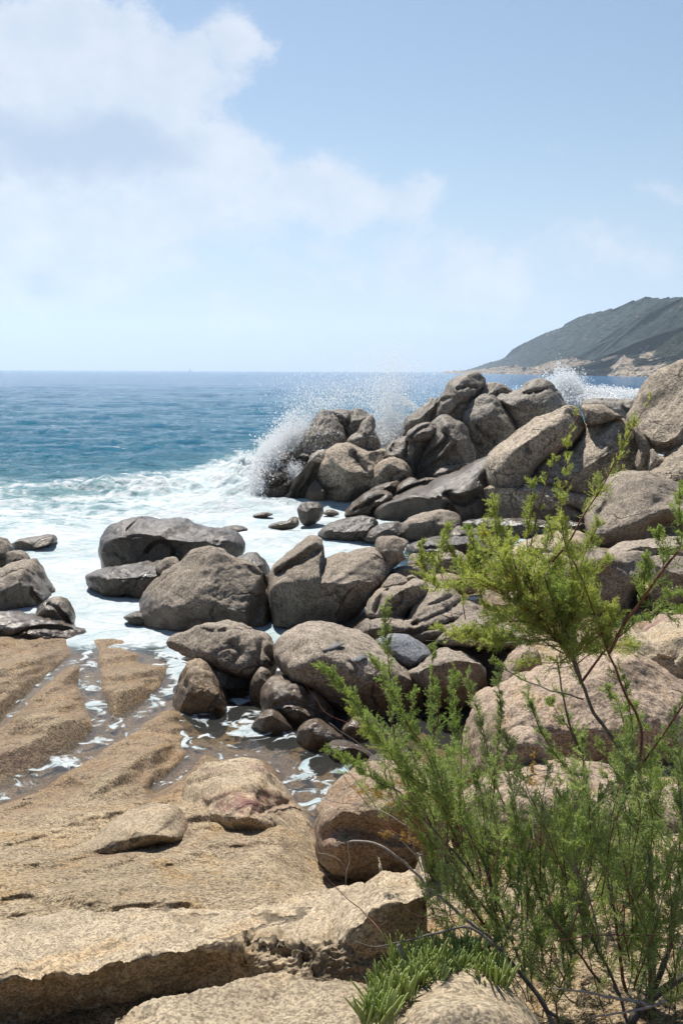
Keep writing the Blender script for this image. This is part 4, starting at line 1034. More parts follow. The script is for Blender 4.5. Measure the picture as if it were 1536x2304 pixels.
rock('brown boulder on the near shore of the tide pool, crossed by bare twigs',
     [(711, 1872), (714, 1845), (722, 1822), (735, 1804), (755, 1783), (780, 1765), (815, 1750), (850, 1738), (900, 1732), (960, 1740), (1005, 1768), (1020, 1830), (1010, 1890), (975, 1935), (920, 1960), (860, 1972), (800, 1970), (755, 1956), (728, 1935), (714, 1903)],
     (810, 1826), G_BROWN, Yf=6.1, D=.85, nu=1.4, nl=4.5, facets=0, carve=[('l', [(730, 1860), (760, 1838), (800, 1840), (850, 1850), (920, 1850)], 14, -.03), ('l', [(735, 1880), (770, 1862), (830, 1870), (920, 1880)], 20, .09), ('l', [(750, 1800), (742, 1830), (728, 1860)], 9, .04)],
     red=[(735, 1880, 25, 45, .4)], group=GB)

# --- behind the shrubs
rock('pale slanting slab behind the tallest tamarisk twigs', [(1140, 1256), (1160, 1240), (1190, 1226), (1231, 1208), (1283, 1198), (1313, 1203), (1332, 1222), (1352, 1243), (1330, 1258), (1264, 1256), (1215, 1262), (1166, 1270)], (1250, 1236), G_TAN, Yf=17.5, D=1.3, nu=1.3, group=GT)
rock('pale boulder under the slanting slab behind the foliage', [(1088, 1350), (1098, 1325), (1120, 1305), (1140, 1280), (1173, 1262), (1218, 1254), (1270, 1254), (1310, 1280), (1320, 1345), (1290, 1400), (1240, 1420), (1150, 1425), (1100, 1400)], (1200, 1320), G_TAN, Yf=14.5, D=1.4, nu=1.4, group=GT)
rock('honeycombed grey rock with hollow windows, right of the foliage',
     [(1318, 1250), (1326, 1230), (1349, 1236), (1370, 1250), (1400, 1244), (1443, 1243), (1462, 1252), (1468, 1280), (1455, 1305), (1440, 1325), (1425, 1345), (1420, 1380), (1412, 1412), (1385, 1410), (1350, 1395), (1325, 1360), (1310, 1320), (1308, 1280)],
     (1400, 1275), G_GREY, Yf=14.5, D=.9, nu=1.4, nl=2.6, carve=[('d', 1392, 1300, 0, 32, 20, .5), ('l', [(1345, 1265), (1375, 1262), (1410, 1268)], 7, -.12), ('d', 1365, 1350, 0, 25, 25, .35), ('l', [(1360, 1250), (1368, 1265)], 4, .1)], group=GT)
rock('thin grey ledge lying across the top of the honeycombed rocks', [(1366, 1247), (1394, 1234), (1427, 1226), (1462, 1224), (1498, 1219), (1540, 1213), (1600, 1218), (1605, 1258), (1550, 1262), (1492, 1258), (1443, 1250), (1400, 1252)], (1470, 1242), G_GREY, Yf=15.3, D=1.0, nu=1.2, nl=3, group=GT)
rock('arched grey rock with a cavity at the right edge', [(1458, 1258), (1475, 1252), (1500, 1249), (1540, 1256), (1600, 1260), (1630, 1300), (1630, 1350), (1580, 1368), (1530, 1360), (1498, 1366), (1485, 1352), (1466, 1368), (1456, 1345), (1468, 1310), (1464, 1280)], (1520, 1290), G_GREY, Yf=14.3, D=.8,
     carve=[('d', 1520, 1330, 0, 38, 18, .4)], group=GT)
rock('backing rock added under the arched rock so the cavity falls dark', [(1395, 1360), (1420, 1330), (1500, 1325), (1590, 1335), (1640, 1380), (1620, 1430), (1540, 1440), (1460, 1440), (1410, 1420)], (1510, 1380), G_GREY, Yf=15.2, D=.6, nl=4, group=GT)  # added backing rock; its unlit front makes this region dark
rock('reddish brown rock in front of the dark cavity at the right edge', [(1448, 1442), (1458, 1424), (1478, 1406), (1500, 1396), (1540, 1386), (1600, 1380), (1640, 1410), (1620, 1460), (1560, 1465), (1500, 1460), (1462, 1458)], (1510, 1425), G_PINK, Yf=10.6, D=.8, nu=1.3, red=[(1500, 1420, 60, 28, 1.0), (1560, 1410, 60, 30, .8)], group=GT)
rock('tan rounded boulder at the right edge above the pinkish boulder', [(1392, 1450), (1402, 1428), (1425, 1418), (1443, 1430), (1462, 1440), (1490, 1424), (1520, 1410), (1580, 1405), (1650, 1440), (1660, 1530), (1600, 1580), (1540, 1570), (1490, 1535), (1440, 1500), (1405, 1475)], (1500, 1480), G_TAN, Yf=9.4, D=.9, nu=1.4, group=GT)
rock('brown wedge stone at the edge of the dark hollow, left of the pinkish boulder', [(1127, 1560), (1134, 1510), (1147, 1484), (1162, 1466), (1182, 1455), (1208, 1462), (1218, 1490), (1212, 1525), (1185, 1548), (1150, 1572)], (1170, 1500), G_PINK, Yf=10.4, D=.5, nl=2, group=GT)
rock('small brown stone at the right end of the tide pool', [(1060, 1590), (1070, 1568), (1090, 1554), (1115, 1555), (1124, 1575), (1110, 1600), (1085, 1612), (1066, 1606)], (1092, 1578), G_PINK, Yf=10.5, D=.3, group=GT)
rock('biggest pinkish boulder, sunlit behind the tamarisk stems',
     [(1036, 1700), (1048, 1655), (1069, 1620), (1090, 1594), (1110, 1572), (1140, 1552), (1166, 1537), (1218, 1523), (1264, 1506), (1300, 1496), (1340, 1490), (1380, 1474), (1427, 1468), (1460, 1492), (1492, 1516), (1540, 1540), (1620, 1600), (1640, 1720), (1560, 1800), (1400, 1820), (1231, 1815), (1120, 1790), (1050, 1760)],
     (1300, 1640), G_PINK, Yf=7.9, D=1.3, nu=1.3, nl=1.8, amp=.8, group=GT)
rock('round brown boulder with a shaded underside in front of the biggest pinkish boulder', [(1126, 1712), (1130, 1680), (1142, 1655), (1168, 1640), (1203, 1643), (1226, 1670), (1237, 1705), (1228, 1735), (1200, 1755), (1165, 1762), (1138, 1748)], (1180, 1690), G_PINK, Yf=7.3, D=.35, nl=2, group=GT)
rock('broad tan rock under the middle of the tamarisk', [(1020, 1830), (1060, 1790), (1120, 1765), (1200, 1755), (1300, 1750), (1420, 1760), (1540, 1790), (1640, 1850), (1640, 1980), (1500, 2020), (1300, 2010), (1150, 1990), (1050, 1940), (1010, 1880)], (1280, 1860), G_PINK, Yf=6.1, D=.9, nu=1.2, nl=1.8, group=GT)


# --- foreground humps of the shore
rock('low tan hump with a dark red pocket, jutting toward the tide pool',
     [(398, 1825), (408, 1785), (425, 1752), (458, 1726), (500, 1717), (545, 1714), (582, 1717), (602, 1730), (625, 1756), (655, 1790), (685, 1828), (716, 1868), (730, 1915), (690, 1945), (640, 1945), (580, 1930), (520, 1910), (460, 1885), (425, 1860)],
     (560, 1838), G_DRY, Yf=7.18, D=1.35, nu=1.1, nl=1.6, amp=.5, crack=.2, db=.3, facets=0,
     carve=[('d', 560, 1812, 0, 72, 17, .17), ('l', [(470, 1798), (520, 1778), (580, 1772), (640, 1796)], 9, -.06), ('l', [(590, 1828), (620, 1815), (645, 1806)], 6, .06), ('l', [(430, 1765), (500, 1748), (570, 1750)], 9, .05)],
     red=[(558, 1806, 88, 30, 1.0), (600, 1727, 60, 13, .6), (480, 1732, 40, 10, .3)], group='humps of the bedrock shore')
rock('rounded tan lip of rock with a thin shadowed edge, left of the red pocket',
     [(120, 1930), (160, 1905), (205, 1888), (232, 1862), (262, 1841), (295, 1825), (330, 1815), (370, 1812), (400, 1821), (418, 1842), (427, 1868), (424, 1888), (395, 1900), (350, 1911), (290, 1930), (220, 1950), (150, 1955)],
     (345, 1878), G_DRY, Yf=6.74, D=.8, nu=1.15, nl=2.6, amp=.4, crack=.2, db=.2, facets=0, red=[(418, 1862, 14, 22, .7)], group='humps of the bedrock shore')
rock('low rounded granite boulder under the fleshy-leaved plant at the bottom edge',
     [(850, 2400), (868, 2335), (890, 2300), (925, 2266), (960, 2248), (1000, 2237), (1040, 2233), (1080, 2238), (1120, 2249), (1155, 2266), (1190, 2290), (1225, 2330), (1250, 2420), (1150, 2500), (950, 2500)],
     (1040, 2360), G_TAN, Yf=2.75, D=.42, nu=1.6, nl=2, amp=.5, crack=0, db=.35, ext=0, fine=.8, group=GF)


def ledge(label, x0, x1, T, Rr, B, Yr, Yt, under, mat, rough=.03, pit=None, dx=4.0, name='rock_ledge', cat='rock ledge', group='granite ledges at the bottom', jag=9, lumpx=(480, 580)):
    """a long sheet of rock with a brow: sloping top from T down to the brow R, face from R down to B"""
    xs = np.arange(x0, x1 + .1, dx); nx = len(xs)
    t_, r_, b_ = interp(T, xs), interp(Rr, xs), interp(B, xs)
    r_ = r_ + fbm(np.stack([xs * .018, xs * 0, xs * 0 + 3], -1), 4) * jag
    yr, yt, un = interp(Yr, xs), interp(Yt, xs), interp(under, xs)
    n1 = max(12, int(np.mean(r_ - t_) / 3)); n2 = max(12, int(np.mean(b_ - r_) / 3))
    rows = []
    for u in np.linspace(1, 0, n1):
        rows.append(atY(xs, r_ + (t_ - r_) * u, yr + (yt - yr) * u ** 1.1))
    for v in np.linspace(0, 1, n2 + 1)[1:]:
        rows.append(atY(xs, r_ + (b_ - r_) * v, yr + un * np.sqrt(v)))
    G = np.array(rows)
    ec = np.stack([G[:, -1] + np.array([-.012, .10 + .3 * k, -.02]) for k in (0, 1)], 1)
    G = np.concatenate([G, ec], 1); xs = np.concatenate([xs, [xs[-1]] * 2]); nx += 2
    back = G[0] + np.array([0, .15, -.5]); bot = G[-1] + np.array([0, .8, -.4])
    G = np.concatenate([back[None], G, bot[None]])
    F = grid_faces(len(G), nx)[:, ::-1]
    V = G.reshape(-1, 3)
    vn = vnormals(V, F)
    if (vn @ np.array([0, -1, 1.0])).mean() < 0: vn = -vn; F = F[:, ::-1]
    d = fbm(V * 3.0, 3) * rough * 1.1 + fbm(V * 14, 4) * rough * .30 + fbm(V * 60, 2) * rough * .20
    face = np.repeat(np.concatenate([[0], np.zeros(n1), np.ones(n2), [1]]), nx)
    lump = np.abs(fbm(V * 16 + 7, 4))
    d = d - lump * .035 * face * np.tile(smooth(lumpx[0], lumpx[1], xs), len(G))
    if pit is not None:
        qx, qy = project(V)
        for (cx, cy, rx, ry, dp) in pit:
            d = d - dp * np.exp(-((qx - cx) / rx) ** 2 - ((qy - cy) / ry) ** 2) * (.4 + 2.2 * np.maximum(0, fbm(V * 13 + 2, 4)))
    V = V + vn * d[:, None]
    o = mesh_obj(name, V, F, mat, origin=V.mean(0), attrs={'red': np.zeros(len(V))})
    tag(o, label, cat, group)
    return o


ledge('long dry granite ledge with a dark undercut front, running across the lower left', -1300, 872,
      [(-500, 2130), (-100, 2088), (0, 2076), (100, 2060), (200, 2050), (330, 2043), (450, 2043), (560, 2038), (640, 2020), (720, 2000), (800, 1984), (872, 1990)],
      [(-500, 2260), (-100, 2232), (0, 2212), (100, 2200), (180, 2200), (250, 2172), (330, 2148), (430, 2136), (520, 2128), (600, 2110), (680, 2102), (760, 2100), (872, 2130)],
      [(-500, 2480), (0, 2440), (300, 2400), (480, 2330), (600, 2260), (700, 2250), (800, 2250), (872, 2235)],
      [(-500, 3.85), (0, 3.88), (300, 4.05), (520, 4.15), (650, 4.2), (872, 4.1)],
      [(-500, 5.0), (0, 4.95), (300, 5.1), (560, 5.15), (720, 5.3), (872, 5.0)],
      [(-500, .30), (400, .34), (500, .22), (600, -.20), (700, -.30), (872, -.15)], G_TAN, rough=.035,
      pit=[(560, 2125, 60, 22, .07), (640, 2140, 50, 40, .05), (760, 2120, 60, 40, .04)])
ledge('smooth dry granite ledge cut by the bottom edge, in front of the undercut', 120, 1000,
      [(120, 2420), (170, 2345), (215, 2308), (330, 2262), (400, 2246), (480, 2232), (550, 2208), (620, 2190), (700, 2192), (760, 2200), (840, 2216), (900, 2250), (1000, 2330)],
      [(120, 2560), (400, 2520), (1000, 2520)], [(120, 2620), (1000, 2600)],
      [(120, 2.7), (1000, 2.6)], [(120, 3.15), (300, 3.45), (620, 3.72), (840, 3.6), (1000, 3.2)], [(120, .2), (1000, .2)], G_TAN, rough=.026)

ledge('rough square-ended block of dry granite beside the shrubs with a dark right face', 744, 966,
      [(744, 2012), (790, 1990), (825, 1979), (860, 1968), (900, 1962), (938, 1962), (955, 1970), (966, 1990)],
      [(744, 2125), (780, 2105), (810, 2080), (840, 2052), (870, 2040), (920, 2030), (966, 2012)],
      [(744, 2260), (966, 2260)], [(744, 4.12), (820, 4.0), (870, 3.98), (966, 4.12)], [(744, 4.85), (966, 4.8)],
      [(744, -.05), (830, .05), (966, .12)], G_TAN, rough=.035, name='boulder', cat='boulder', group=GF, jag=4, lumpx=(5000, 5001))

# ------------------------------------------------------------------ rain puddles on the flat boulder
from mathutils.bvhtree import BVHTree
mp, t = new_mat('puddle_water')
t.out(t.princ(Base_Color=(.17, .165, .155), Roughness=.05, IOR=1.33, Specular_IOR_Level=.6))
bpy.context.view_layer.update()
hold = [o for o in C.objects if o.get('label', '').startswith('large smooth boulder holding')][0]
hv = np.empty(len(hold.data.vertices) * 3, np.float32); hold.data.vertices.foreach_get('co', hv); hv = hv.reshape(-1, 3) + np.array(hold.location)
bvh = BVHTree.FromPolygons([Vector(v) for v in hv], [tuple(p.vertices) for p in hold.data.polygons])
for (cx, cy, rx, ry, rot, lb) in [(748, 1453, 22, 6, -.30, 'narrow slanting rain puddle, upper left of two on the smooth boulder'),
                                  (801, 1479, 24, 7, -.10, 'oval rain puddle, lower right of two on the smooth boulder')]:
    aa = np.linspace(0, 2 * math.pi, 40, endpoint=False)
    rr = 1 + .18 * np.sin(3 * aa + cx) + .1 * np.sin(5 * aa)
    ex = cx + (np.cos(aa) * rx * math.cos(rot) - np.sin(aa) * ry * math.sin(rot)) * rr
    ey = cy + (np.cos(aa) * rx * math.sin(rot) + np.sin(aa) * ry * math.cos(rot)) * rr
    hits = []
    for x, y in list(zip(ex, ey)) + [(cx, cy)]:
        h = bvh.ray_cast(Vector((0, 0, H)), Vector(ray(np.float64(x), np.float64(y))))[0]
        if h is not None: hits.append(h.z)
    if hits:
        zt = float(np.percentile(hits, 60)) + .006
        Pq = atY(ex, ey, (zt - H) / ray(ex, ey)[:, 2])
        V = np.concatenate([Pq, [Pq.mean(0)], Pq * [1, 1, 1] - [0, 0, .012]])
        n_ = 40; j = np.arange(n_); j2 = (j + 1) % n_
        F = np.concatenate([np.stack([j, j2, np.full(n_, n_)], -1), np.stack([j, n_ + 1 + j, n_ + 1 + j2], -1), np.stack([j, n_ + 1 + j2, j2], -1)])
        o = mesh_obj('rain_puddle', V, F, mp, origin=V.mean(0), smooth_shade=False)
        tag(o, lb, 'puddle', 'rain puddles on the smooth boulder')

# ------------------------------------------------------------------ spray of the breaking waves
mspray, t = new_mat('spray')
d1 = t.new('ShaderNodeBsdfDiffuse'); d1.inputs[0].default_value = (.93, .95, .97, 1)
d2 = t.new('ShaderNodeBsdfTranslucent'); d2.inputs[0].default_value = (.93, .95, .97, 1)
tp = t.new('ShaderNodeBsdfTransparent')
t.out(t.mixsh(.3, t.mixsh(.5, d1.outputs[0], d2.outputs[0]), tp.outputs[0]))
TET = np.array([[1, 1, 1], [1, -1, -1], [-1, 1, -1], [-1, -1, 1]], float)
TF = np.array([[0, 1, 2], [0, 3, 1], [0, 2, 3], [1, 3, 2]])


def spray(name, label, specs):
    P, Rr = [], []
    for (cx, cy, sx, sy, ang, n, size, Yc, Ys, clump) in specs:
        n = int(n * 3.6); size = size * .215
        g = rng.normal(size=(n, 2)) * [sx, sy]
        if clump:
            k = max(3, n // clump); cc = rng.normal(size=(k, 2)) * [sx, sy]
            g = cc[rng.integers(0, k, n)] + rng.normal(size=(n, 2)) * [sx * .22, sy * .30]
        c, s = math.cos(ang), math.sin(ang)
        x = cx + g[:, 0] * c - g[:, 1] * s; y = cy + g[:, 0] * s + g[:, 1] * c
        P.append(atY(x, y, Yc + rng.normal(size=n) * Ys)); Rr.append(size * rng.lognormal(0, .5, n))
    P = np.concatenate(P); Rr = np.concatenate(Rr)
    ok = P[:, 2] > -.1; P = P[ok]; Rr = Rr[ok]
    sh = 1 + rng.random((len(P), 1, 3)) * 1.0
    V = P[:, None, :] + TET[None] * Rr[:, None, None] * sh * rng.choice([-1, 1], (len(P), 1, 3))
    F = (np.arange(len(P)) * 4)[:, None, None] + TF[None]
    o = mesh_obj(name, V.reshape(-1, 3), F.reshape(-1, 3), mspray, origin=P.mean(0), smooth_shade=True)
    tag(o, label, 'spray', kind='stuff')


spray('sea_spray', 'white spray thrown up as a wave breaks on the left tip of the point', [
    (618, 1006, 28, 15, -.8, 2300, .020, 32.4, .8, 14), (655, 968, 30, 18, -.9, 1600, .018, 32.8, .6, 12), (602, 1050, 14, 26, 0, 2800, .024, 32.0, .6, 14),
    (580, 1090, 14, 22, 0, 2200, .024, 31.5, .6, 14), (700, 930, 40, 22, -.5, 900, .016, 33.2, .6, 8), (615, 1040, 14, 20, 0, 2500, .02, 31.8, .4, 0),
    (720, 1000, 30, 22, 0, 160, .013, 30.6, .3, 0), (662, 1062, 10, 12, 0, 600, .018, 30.9, .2, 0), (640, 1000, 10, 30, .9, 2600, .022, 32.4, .3, 0)])
spray('sea_spray', 'tall white splash fanning up between the two peaks of the point', [
    (874, 945, 28, 34, .15, 2500, .019, 34.2, .6, 16), (880, 872, 20, 34, .1, 1000, .017, 34.4, .6, 12), (865, 985, 20, 16, 0, 2400, .024, 33.6, .4, 0),
    (905, 965, 22, 22, 0, 2200, .018, 33.8, .5, 12), (800, 890, 70, 26, -.1, 2600, .015, 34.6, .8, 8), (850, 850, 95, 36, 0, 1300, .013, 34.8, 1.0, 0),
    (880, 812, 26, 22, 0, 520, .014, 34.6, .5, 0), (700, 890, 70, 28, 0, 700, .014, 34.6, .8, 0), (950, 860, 50, 32, 0, 800, .014, 34.6, .8, 0),
    (915, 905, 26, 4, .55, 500, .016, 34.2, .2, 0), (870, 985, 16, 12, 0, 500, .016, 32.4, .2, 0)])
spray('sea_spray', 'low white surf burst behind the flat sea rock, far right', [
    (1268, 885, 18, 22, 0, 4500, .042, 52, .8, 14), (1275, 862, 22, 14, 0, 900, .028, 52, .8, 0), (1285, 905, 24, 10, 0, 3500, .05, 51.5, .6, 0),
    (1345, 890, 60, 8, .05, 4500, .05, 53, .6, 12), (1410, 890, 45, 5, 0, 2600, .05, 53, .6, 10), (1330, 905, 40, 7, 0, 2000, .05, 50.5, .4, 0)])

# the finest mist inside the splashes, too fine to be drops
def mist(name, label, blobs_, dens):
    m, t = new_mat(name + '_air')
    tcn = t.new('ShaderNodeTexCoord'); P_ = tcn.outputs['Object']
    ln = t.new('ShaderNodeVectorMath'); ln.operation = 'LENGTH'; t.l.new(P_, ln.inputs[0])
    geo_ = t.new('ShaderNodeNewGeometry')
    n_ = t.noise(geo_.outputs['Position'], 2.4, 5, .65)
    d_ = t.math('MULTIPLY', t.maprange(ln.outputs['Value'], 1.0, .1), t.maprange(n_, .42, .72))
    pv_ = t.new('ShaderNodeVolumePrincipled'); pv_.inputs['Color'].default_value = (.97, .98, 1, 1)
    t.l.new(t.math('MULTIPLY', d_, dens), pv_.inputs['Density'])
    o_ = t.new('ShaderNodeOutputMaterial'); t.l.new(pv_.outputs[0], o_.inputs['Volume'])
    for (px, py, Yc, rx, rz, ry, tilt) in blobs_:
        u = np.linspace(0, math.pi, 13); v = np.linspace(0, 2 * math.pi, 20, endpoint=False)
        U_, W_ = np.meshgrid(u, v, indexing='ij')
        S_ = np.stack([np.sin(U_) * np.cos(W_), np.sin(U_) * np.sin(W_), np.cos(U_)], -1).reshape(-1, 3)
        o = mesh_obj(name, S_, grid_faces(13, 20, wrap=True), m)
        o.location = Vector(atY(px, py, Yc)); o.scale = (rx, ry, rz); o.rotation_euler = (0, tilt, 0)
        tag(o, label, 'mist', kind='stuff')


mist('spray_mist', 'thin white mist hanging in the splash at the point', [
    (628, 1000, 32.6, 1.15, .75, .7, -.75), (596, 1062, 32.0, .7, .8, .7, 0), (876, 930, 34.2, .75, 1.35, .6, .12), (800, 905, 34.6, 1.7, .5, .6, -.1)], 2.6)
mist('spray_mist', 'thin white mist in the surf burst behind the flat sea rock, far right', [(1270, 882, 52, 1.3, 1.1, 1.0, 0)], 2.0)

# ------------------------------------------------------------------ sailboat on the horizon
mb, t = new_mat('boat_paint'); t.out(t.princ(Base_Color=(.35, .36, .38), Roughness=.6))
bp = atY(427, 832, 3600.0); bp[2] = 0
boat = bpy.data.objects.new('sailboat', None); C.objects.link(boat); boat.location = Vector(bp)
tag(boat, 'tiny sailboat far off on the sea horizon, left of centre', 'sailboat')
hull = np.array([[-5, 0, .2], [-3, -1.3, .1], [3, -1.3, .1], [4.5, 0, .2], [3, 1.3, .1], [-3, 1.3, .1], [-5.4, 0, 1.6], [-3, -1.6, 1.3], [3, -1.6, 1.3], [4.8, 0, 1.3], [3, 1.6, 1.3], [-3, 1.6, 1.3]], float)
Fh = [[i, (i + 1) % 6, 6 + (i + 1) % 6, 6 + i] for i in range(6)] + [[6, 7, 8, 9], [6, 9, 10, 11], [0, 3, 2, 1], [0, 5, 4, 3]]
mesh_obj('hull', hull + bp, np.array(Fh), mb, parent=boat, smooth_shade=False)
ms = np.array([[-.12, -.12, 1.2], [.12, -.12, 1.2], [.12, .12, 1.2], [-.12, .12, 1.2], [-.08, -.08, 13], [.08, -.08, 13], [.08, .08, 13], [-.08, .08, 13]], float)
mesh_obj('mast', ms + bp, np.array([[0, 1, 5, 4], [1, 2, 6, 5], [2, 3, 7, 6], [3, 0, 4, 7], [4, 5, 6, 7]]), mb, parent=boat, smooth_shade=False)
sv = np.array([[.2, -.03, 2.2], [3.8, -.03, 2.4], [.2, -.03, 12.4], [.2, .03, 2.2], [3.8, .03, 2.4], [.2, .03, 12.4]], float)
mesh_obj('sail', sv + bp, np.array([[0, 1, 2], [3, 5, 4], [0, 3, 1], [1, 3, 4], [1, 4, 2], [2, 4, 5], [0, 2, 3], [2, 5, 3]]), mb, parent=boat, smooth_shade=False)

# ------------------------------------------------------------------ plants


def leaf_mat(name, c1, c2, trans=.35, rough=.5, c3=None):
    m, t = new_mat(name)
    geo = t.new('ShaderNodeNewGeometry'); P = geo.outputs['Position']; oi = t.new('ShaderNodeObjectInfo')
    f = t.math('ADD', t.math('MULTIPLY', t.maprange(t.noise(P, 5, 4, .6), .3, .7), .6), t.math('MULTIPLY', oi.outputs['Random'], .4))
    col = t.mix(f, c1, c2)
    if c3 is not None: col = t.mix(t.maprange(t.noise(P, 9, 3, .6), .60, .72), col, c3)
    pr = t.princ(Base_Color=col, Roughness=rough, Specular_IOR_Level=.35)
    tl = t.new('ShaderNodeBsdfTranslucent'); t.l.new(t.mix(1.0, col, (1.5, 1.55, .9), 'MULTIPLY'), tl.inputs[0])
    t.out(t.mixsh(trans, pr, tl.outputs[0]))
    return m


F_YEL = leaf_mat('tamarisk_leaf_yellow_green', (.25, .29, .09), (.33, .36, .12), .48, c3=(.31, .26, .05))  # yellow-green leaf tone, mostly for the upper branches
F_GRN = leaf_mat('tamarisk_leaf_green', (.17, .235, .075), (.25, .31, .105), .48)
F_DRK = leaf_mat('tamarisk_leaf_grey_green', (.20, .25, .11), (.28, .33, .155), .48)
F_DRY = leaf_mat('tamarisk_leaf_withered', (.30, .17, .06), (.36, .25, .09), .4)
F_SUC = leaf_mat('fleshy_leaf', (.27, .34, .11), (.40, .45, .18), .30, .35, c3=(.36, .37, .12))


def bark(name, c1, c2):
    m, t = new_mat(name); tcn = t.new('ShaderNodeTexCoord')
    n = t.noise(tcn.outputs['Object'], 60, 5, .7)
    t.out(t.princ(Base_Color=t.mix(t.maprange(n, .35, .65), c1, c2), Roughness=.8, Normal=t.bump(n, .5, .003)))
    return m


B_RED = bark('red_brown_bark', (.10, .030, .020), (.19, .07, .045))
B_GRY = bark('grey_bark', (.075, .062, .052), (.16, .135, .115))
B_PALE = bark('bleached_bark', (.20, .165, .14), (.36, .31, .27))


def tube(P, r0, r1, sides=6):
    """P (n,3) world path"""
    n = len(P); T = np.gradient(P, axis=0); T /= np.maximum(np.linalg.norm(T, axis=1, keepdims=True), 1e-9)
    up = np.array([.3, .9, .1]); A = np.cross(T, up); A /= np.maximum(np.linalg.norm(A, axis=1, keepdims=True), 1e-9); Bn = np.cross(T, A)
    r = (r0 + (r1 - r0) * np.linspace(0, 1, n))[:, None, None]
    a = np.linspace(0, 2 * math.pi, sides, endpoint=False)
    V = P[:, None] + r * (A[:, None] * np.cos(a)[None, :, None] + Bn[:, None] * np.sin(a)[None, :, None])
    V = np.concatenate([V.reshape(-1, 3), P[-1:] + T[-1:] * r1])
    F = grid_faces(n, sides, wrap=True)
    j = np.arange(sides); j2 = (j + 1) % sides
    T3 = np.concatenate([F[:, [0, 1, 2]], F[:, [0, 2, 3]], np.stack([(n - 1) * sides + j, (n - 1) * sides + j2, np.full(sides, n * sides)], -1)])
    return V, T3


def norm(v): return v / np.maximum(np.linalg.norm(v, axis=-1, keepdims=True), 1e-9)


def perp(v):
    return norm(np.cross(v, rng.normal(size=v.shape)))


def blades(A, D, L, Wd):
    """thin tapering blades from A along D"""
    W_ = perp(D) * Wd[:, None]
    mid = A + D * (L * .45)[:, None]
    V = np.stack([A - W_ * .4, A + W_ * .4, mid + W_, A + D * L[:, None], mid - W_], 1)
    i = (np.arange(len(A)) * 5)[:, None, None]
    F = i + np.array([[0, 1, 2], [0, 2, 4], [4, 2, 3]])[None]
    return V.reshape(-1, 3), F.reshape(-1, 3)


def feathers(P, dens=1.0, length=.085, start=.15, full=1.0):
    """feathery tamarisk sprays along the world path P"""
    seg = np.linalg.norm(P[1:] - P[:-1], axis=1); cum = np.concatenate([[0], np.cumsum(seg)]); tot = cum[-1]
    n = max(3, int(tot / .015 * dens))
    s = (start + (1 - start) * rng.random(n) ** .85) * tot
    i = np.clip(np.searchsorted(cum, s) - 1, 0, len(P) - 2); f = (s - cum[i]) / np.maximum(seg[i], 1e-9)
    A = P[i] + (P[i + 1] - P[i]) * f[:, None]; T = norm(P[i + 1] - P[i])
    g = s / tot
    D = norm(T * 1.0 + perp(T) * rng.uniform(.5, 1.1, (n, 1)) + np.array([0, 0, .25]))
    L = length * rng.uniform(.45, 1.25, n) * (1.15 - .75 * np.maximum(0, g - .5) * 2 * .8) * full
    VV, FF = [], []; off = 0

    def add(v, f_):
        nonlocal off
        VV.append(v); FF.append(f_ + off); off += len(v)
    # spray axes
    k = 13
    add(*blades(A, D, L, np.full(n, .0015)))
    u = (np.arange(k)[None] + rng.random((n, k))) / k * .95 + .05
    A2 = A[:, None] + D[:, None] * (u * L[:, None])[..., None]
    side = perp(D)[:, None] * np.where(np.arange(k) % 2 == 0, 1, -1)[None, :, None]
    D2 = norm(D[:, None] * .95 + side * .75 + rng.normal(size=(n, k, 3)) * .33 + np.array([0, 0, .10]))
    L2 = (L[:, None] * .42 * (1.1 - u * .75) * rng.uniform(.7, 1.3, (n, k)))
    A2 = A2.reshape(-1, 3); D2 = D2.reshape(-1, 3); L2 = L2.ravel()
    add(*blades(A2, D2, L2, np.full(len(A2), .0015)))
    k3 = 4
    u3 = (np.arange(k3)[None] + rng.random((len(A2), k3))) / k3 * .8 + .15
    A3 = (A2[:, None] + D2[:, None] * (u3 * L2[:, None])[..., None]).reshape(-1, 3)
    D3 = norm(D2[:, None] + perp(D2)[:, None] * np.where(np.arange(k3) % 2 == 0, .8, -.8)[None, :, None] + rng.normal(size=(len(A2), k3, 3)) * .3).reshape(-1, 3)
    add(*blades(A3, D3, rng.uniform(.004, .010, len(A3)) * (1 + full * .35), np.full(len(A3), .0013)))
    return np.concatenate(VV), np.concatenate(FF)


def empty_thing(name, loc, label, cat, group=None):
    o = bpy.data.objects.new(name, None); C.objects.link(o); o.location = loc; o.empty_display_size = .1
    tag(o, label, cat, group); return o


NB = [0]


def branch(root, pts, Y, r0, r1, bark_m, leaf=None, dens=1.0, length=.085, start=.15, name='branch', full=1.0, label=None):
    """pts in photograph pixels (base first), Y distance at the base and at the tip"""
    L = cr_open(pts, step=14)
    n = len(L); Yy = Y[0] + (Y[1] - Y[0]) * np.linspace(0, 1, n) if isinstance(Y, tuple) else np.full(n, float(Y))
    Yy = Yy + fbm(np.stack([np.linspace(0, 3, n), np.full(n, NB[0] * 3.7), np.zeros(n)], -1), 2) * .05
    P = atY(L[:, 0], L[:, 1], Yy)
    P = P + fbm(P * 9 + NB[0], 2)[:, None] * np.array([.006, .006, .004])
    NB[0] += 1
    V, F = tube(P, r0, r1)
    b = mesh_obj(name, V, F, bark_m, parent=root, origin=P[0])
    if label: b['label'] = label
    if leaf is not None:
        V, F = feathers(P, dens, length, start, full)
        fo_ = mesh_obj('foliage', V, F, leaf, smooth_shade=False)
        M_ = b.matrix_world.copy()
        fo_.parent = b
        fo_.location = -Vector(P[0])
    return b
GSH = 'tamarisk shrubs on the right'
rt = empty_thing('tamarisk_shrub', tuple(atY(1440, 2320, 3.9)), 'tall tamarisk shrub with grey forked trunk and long red stems, filling the lower right', 'shrub', GSH)
b = branch
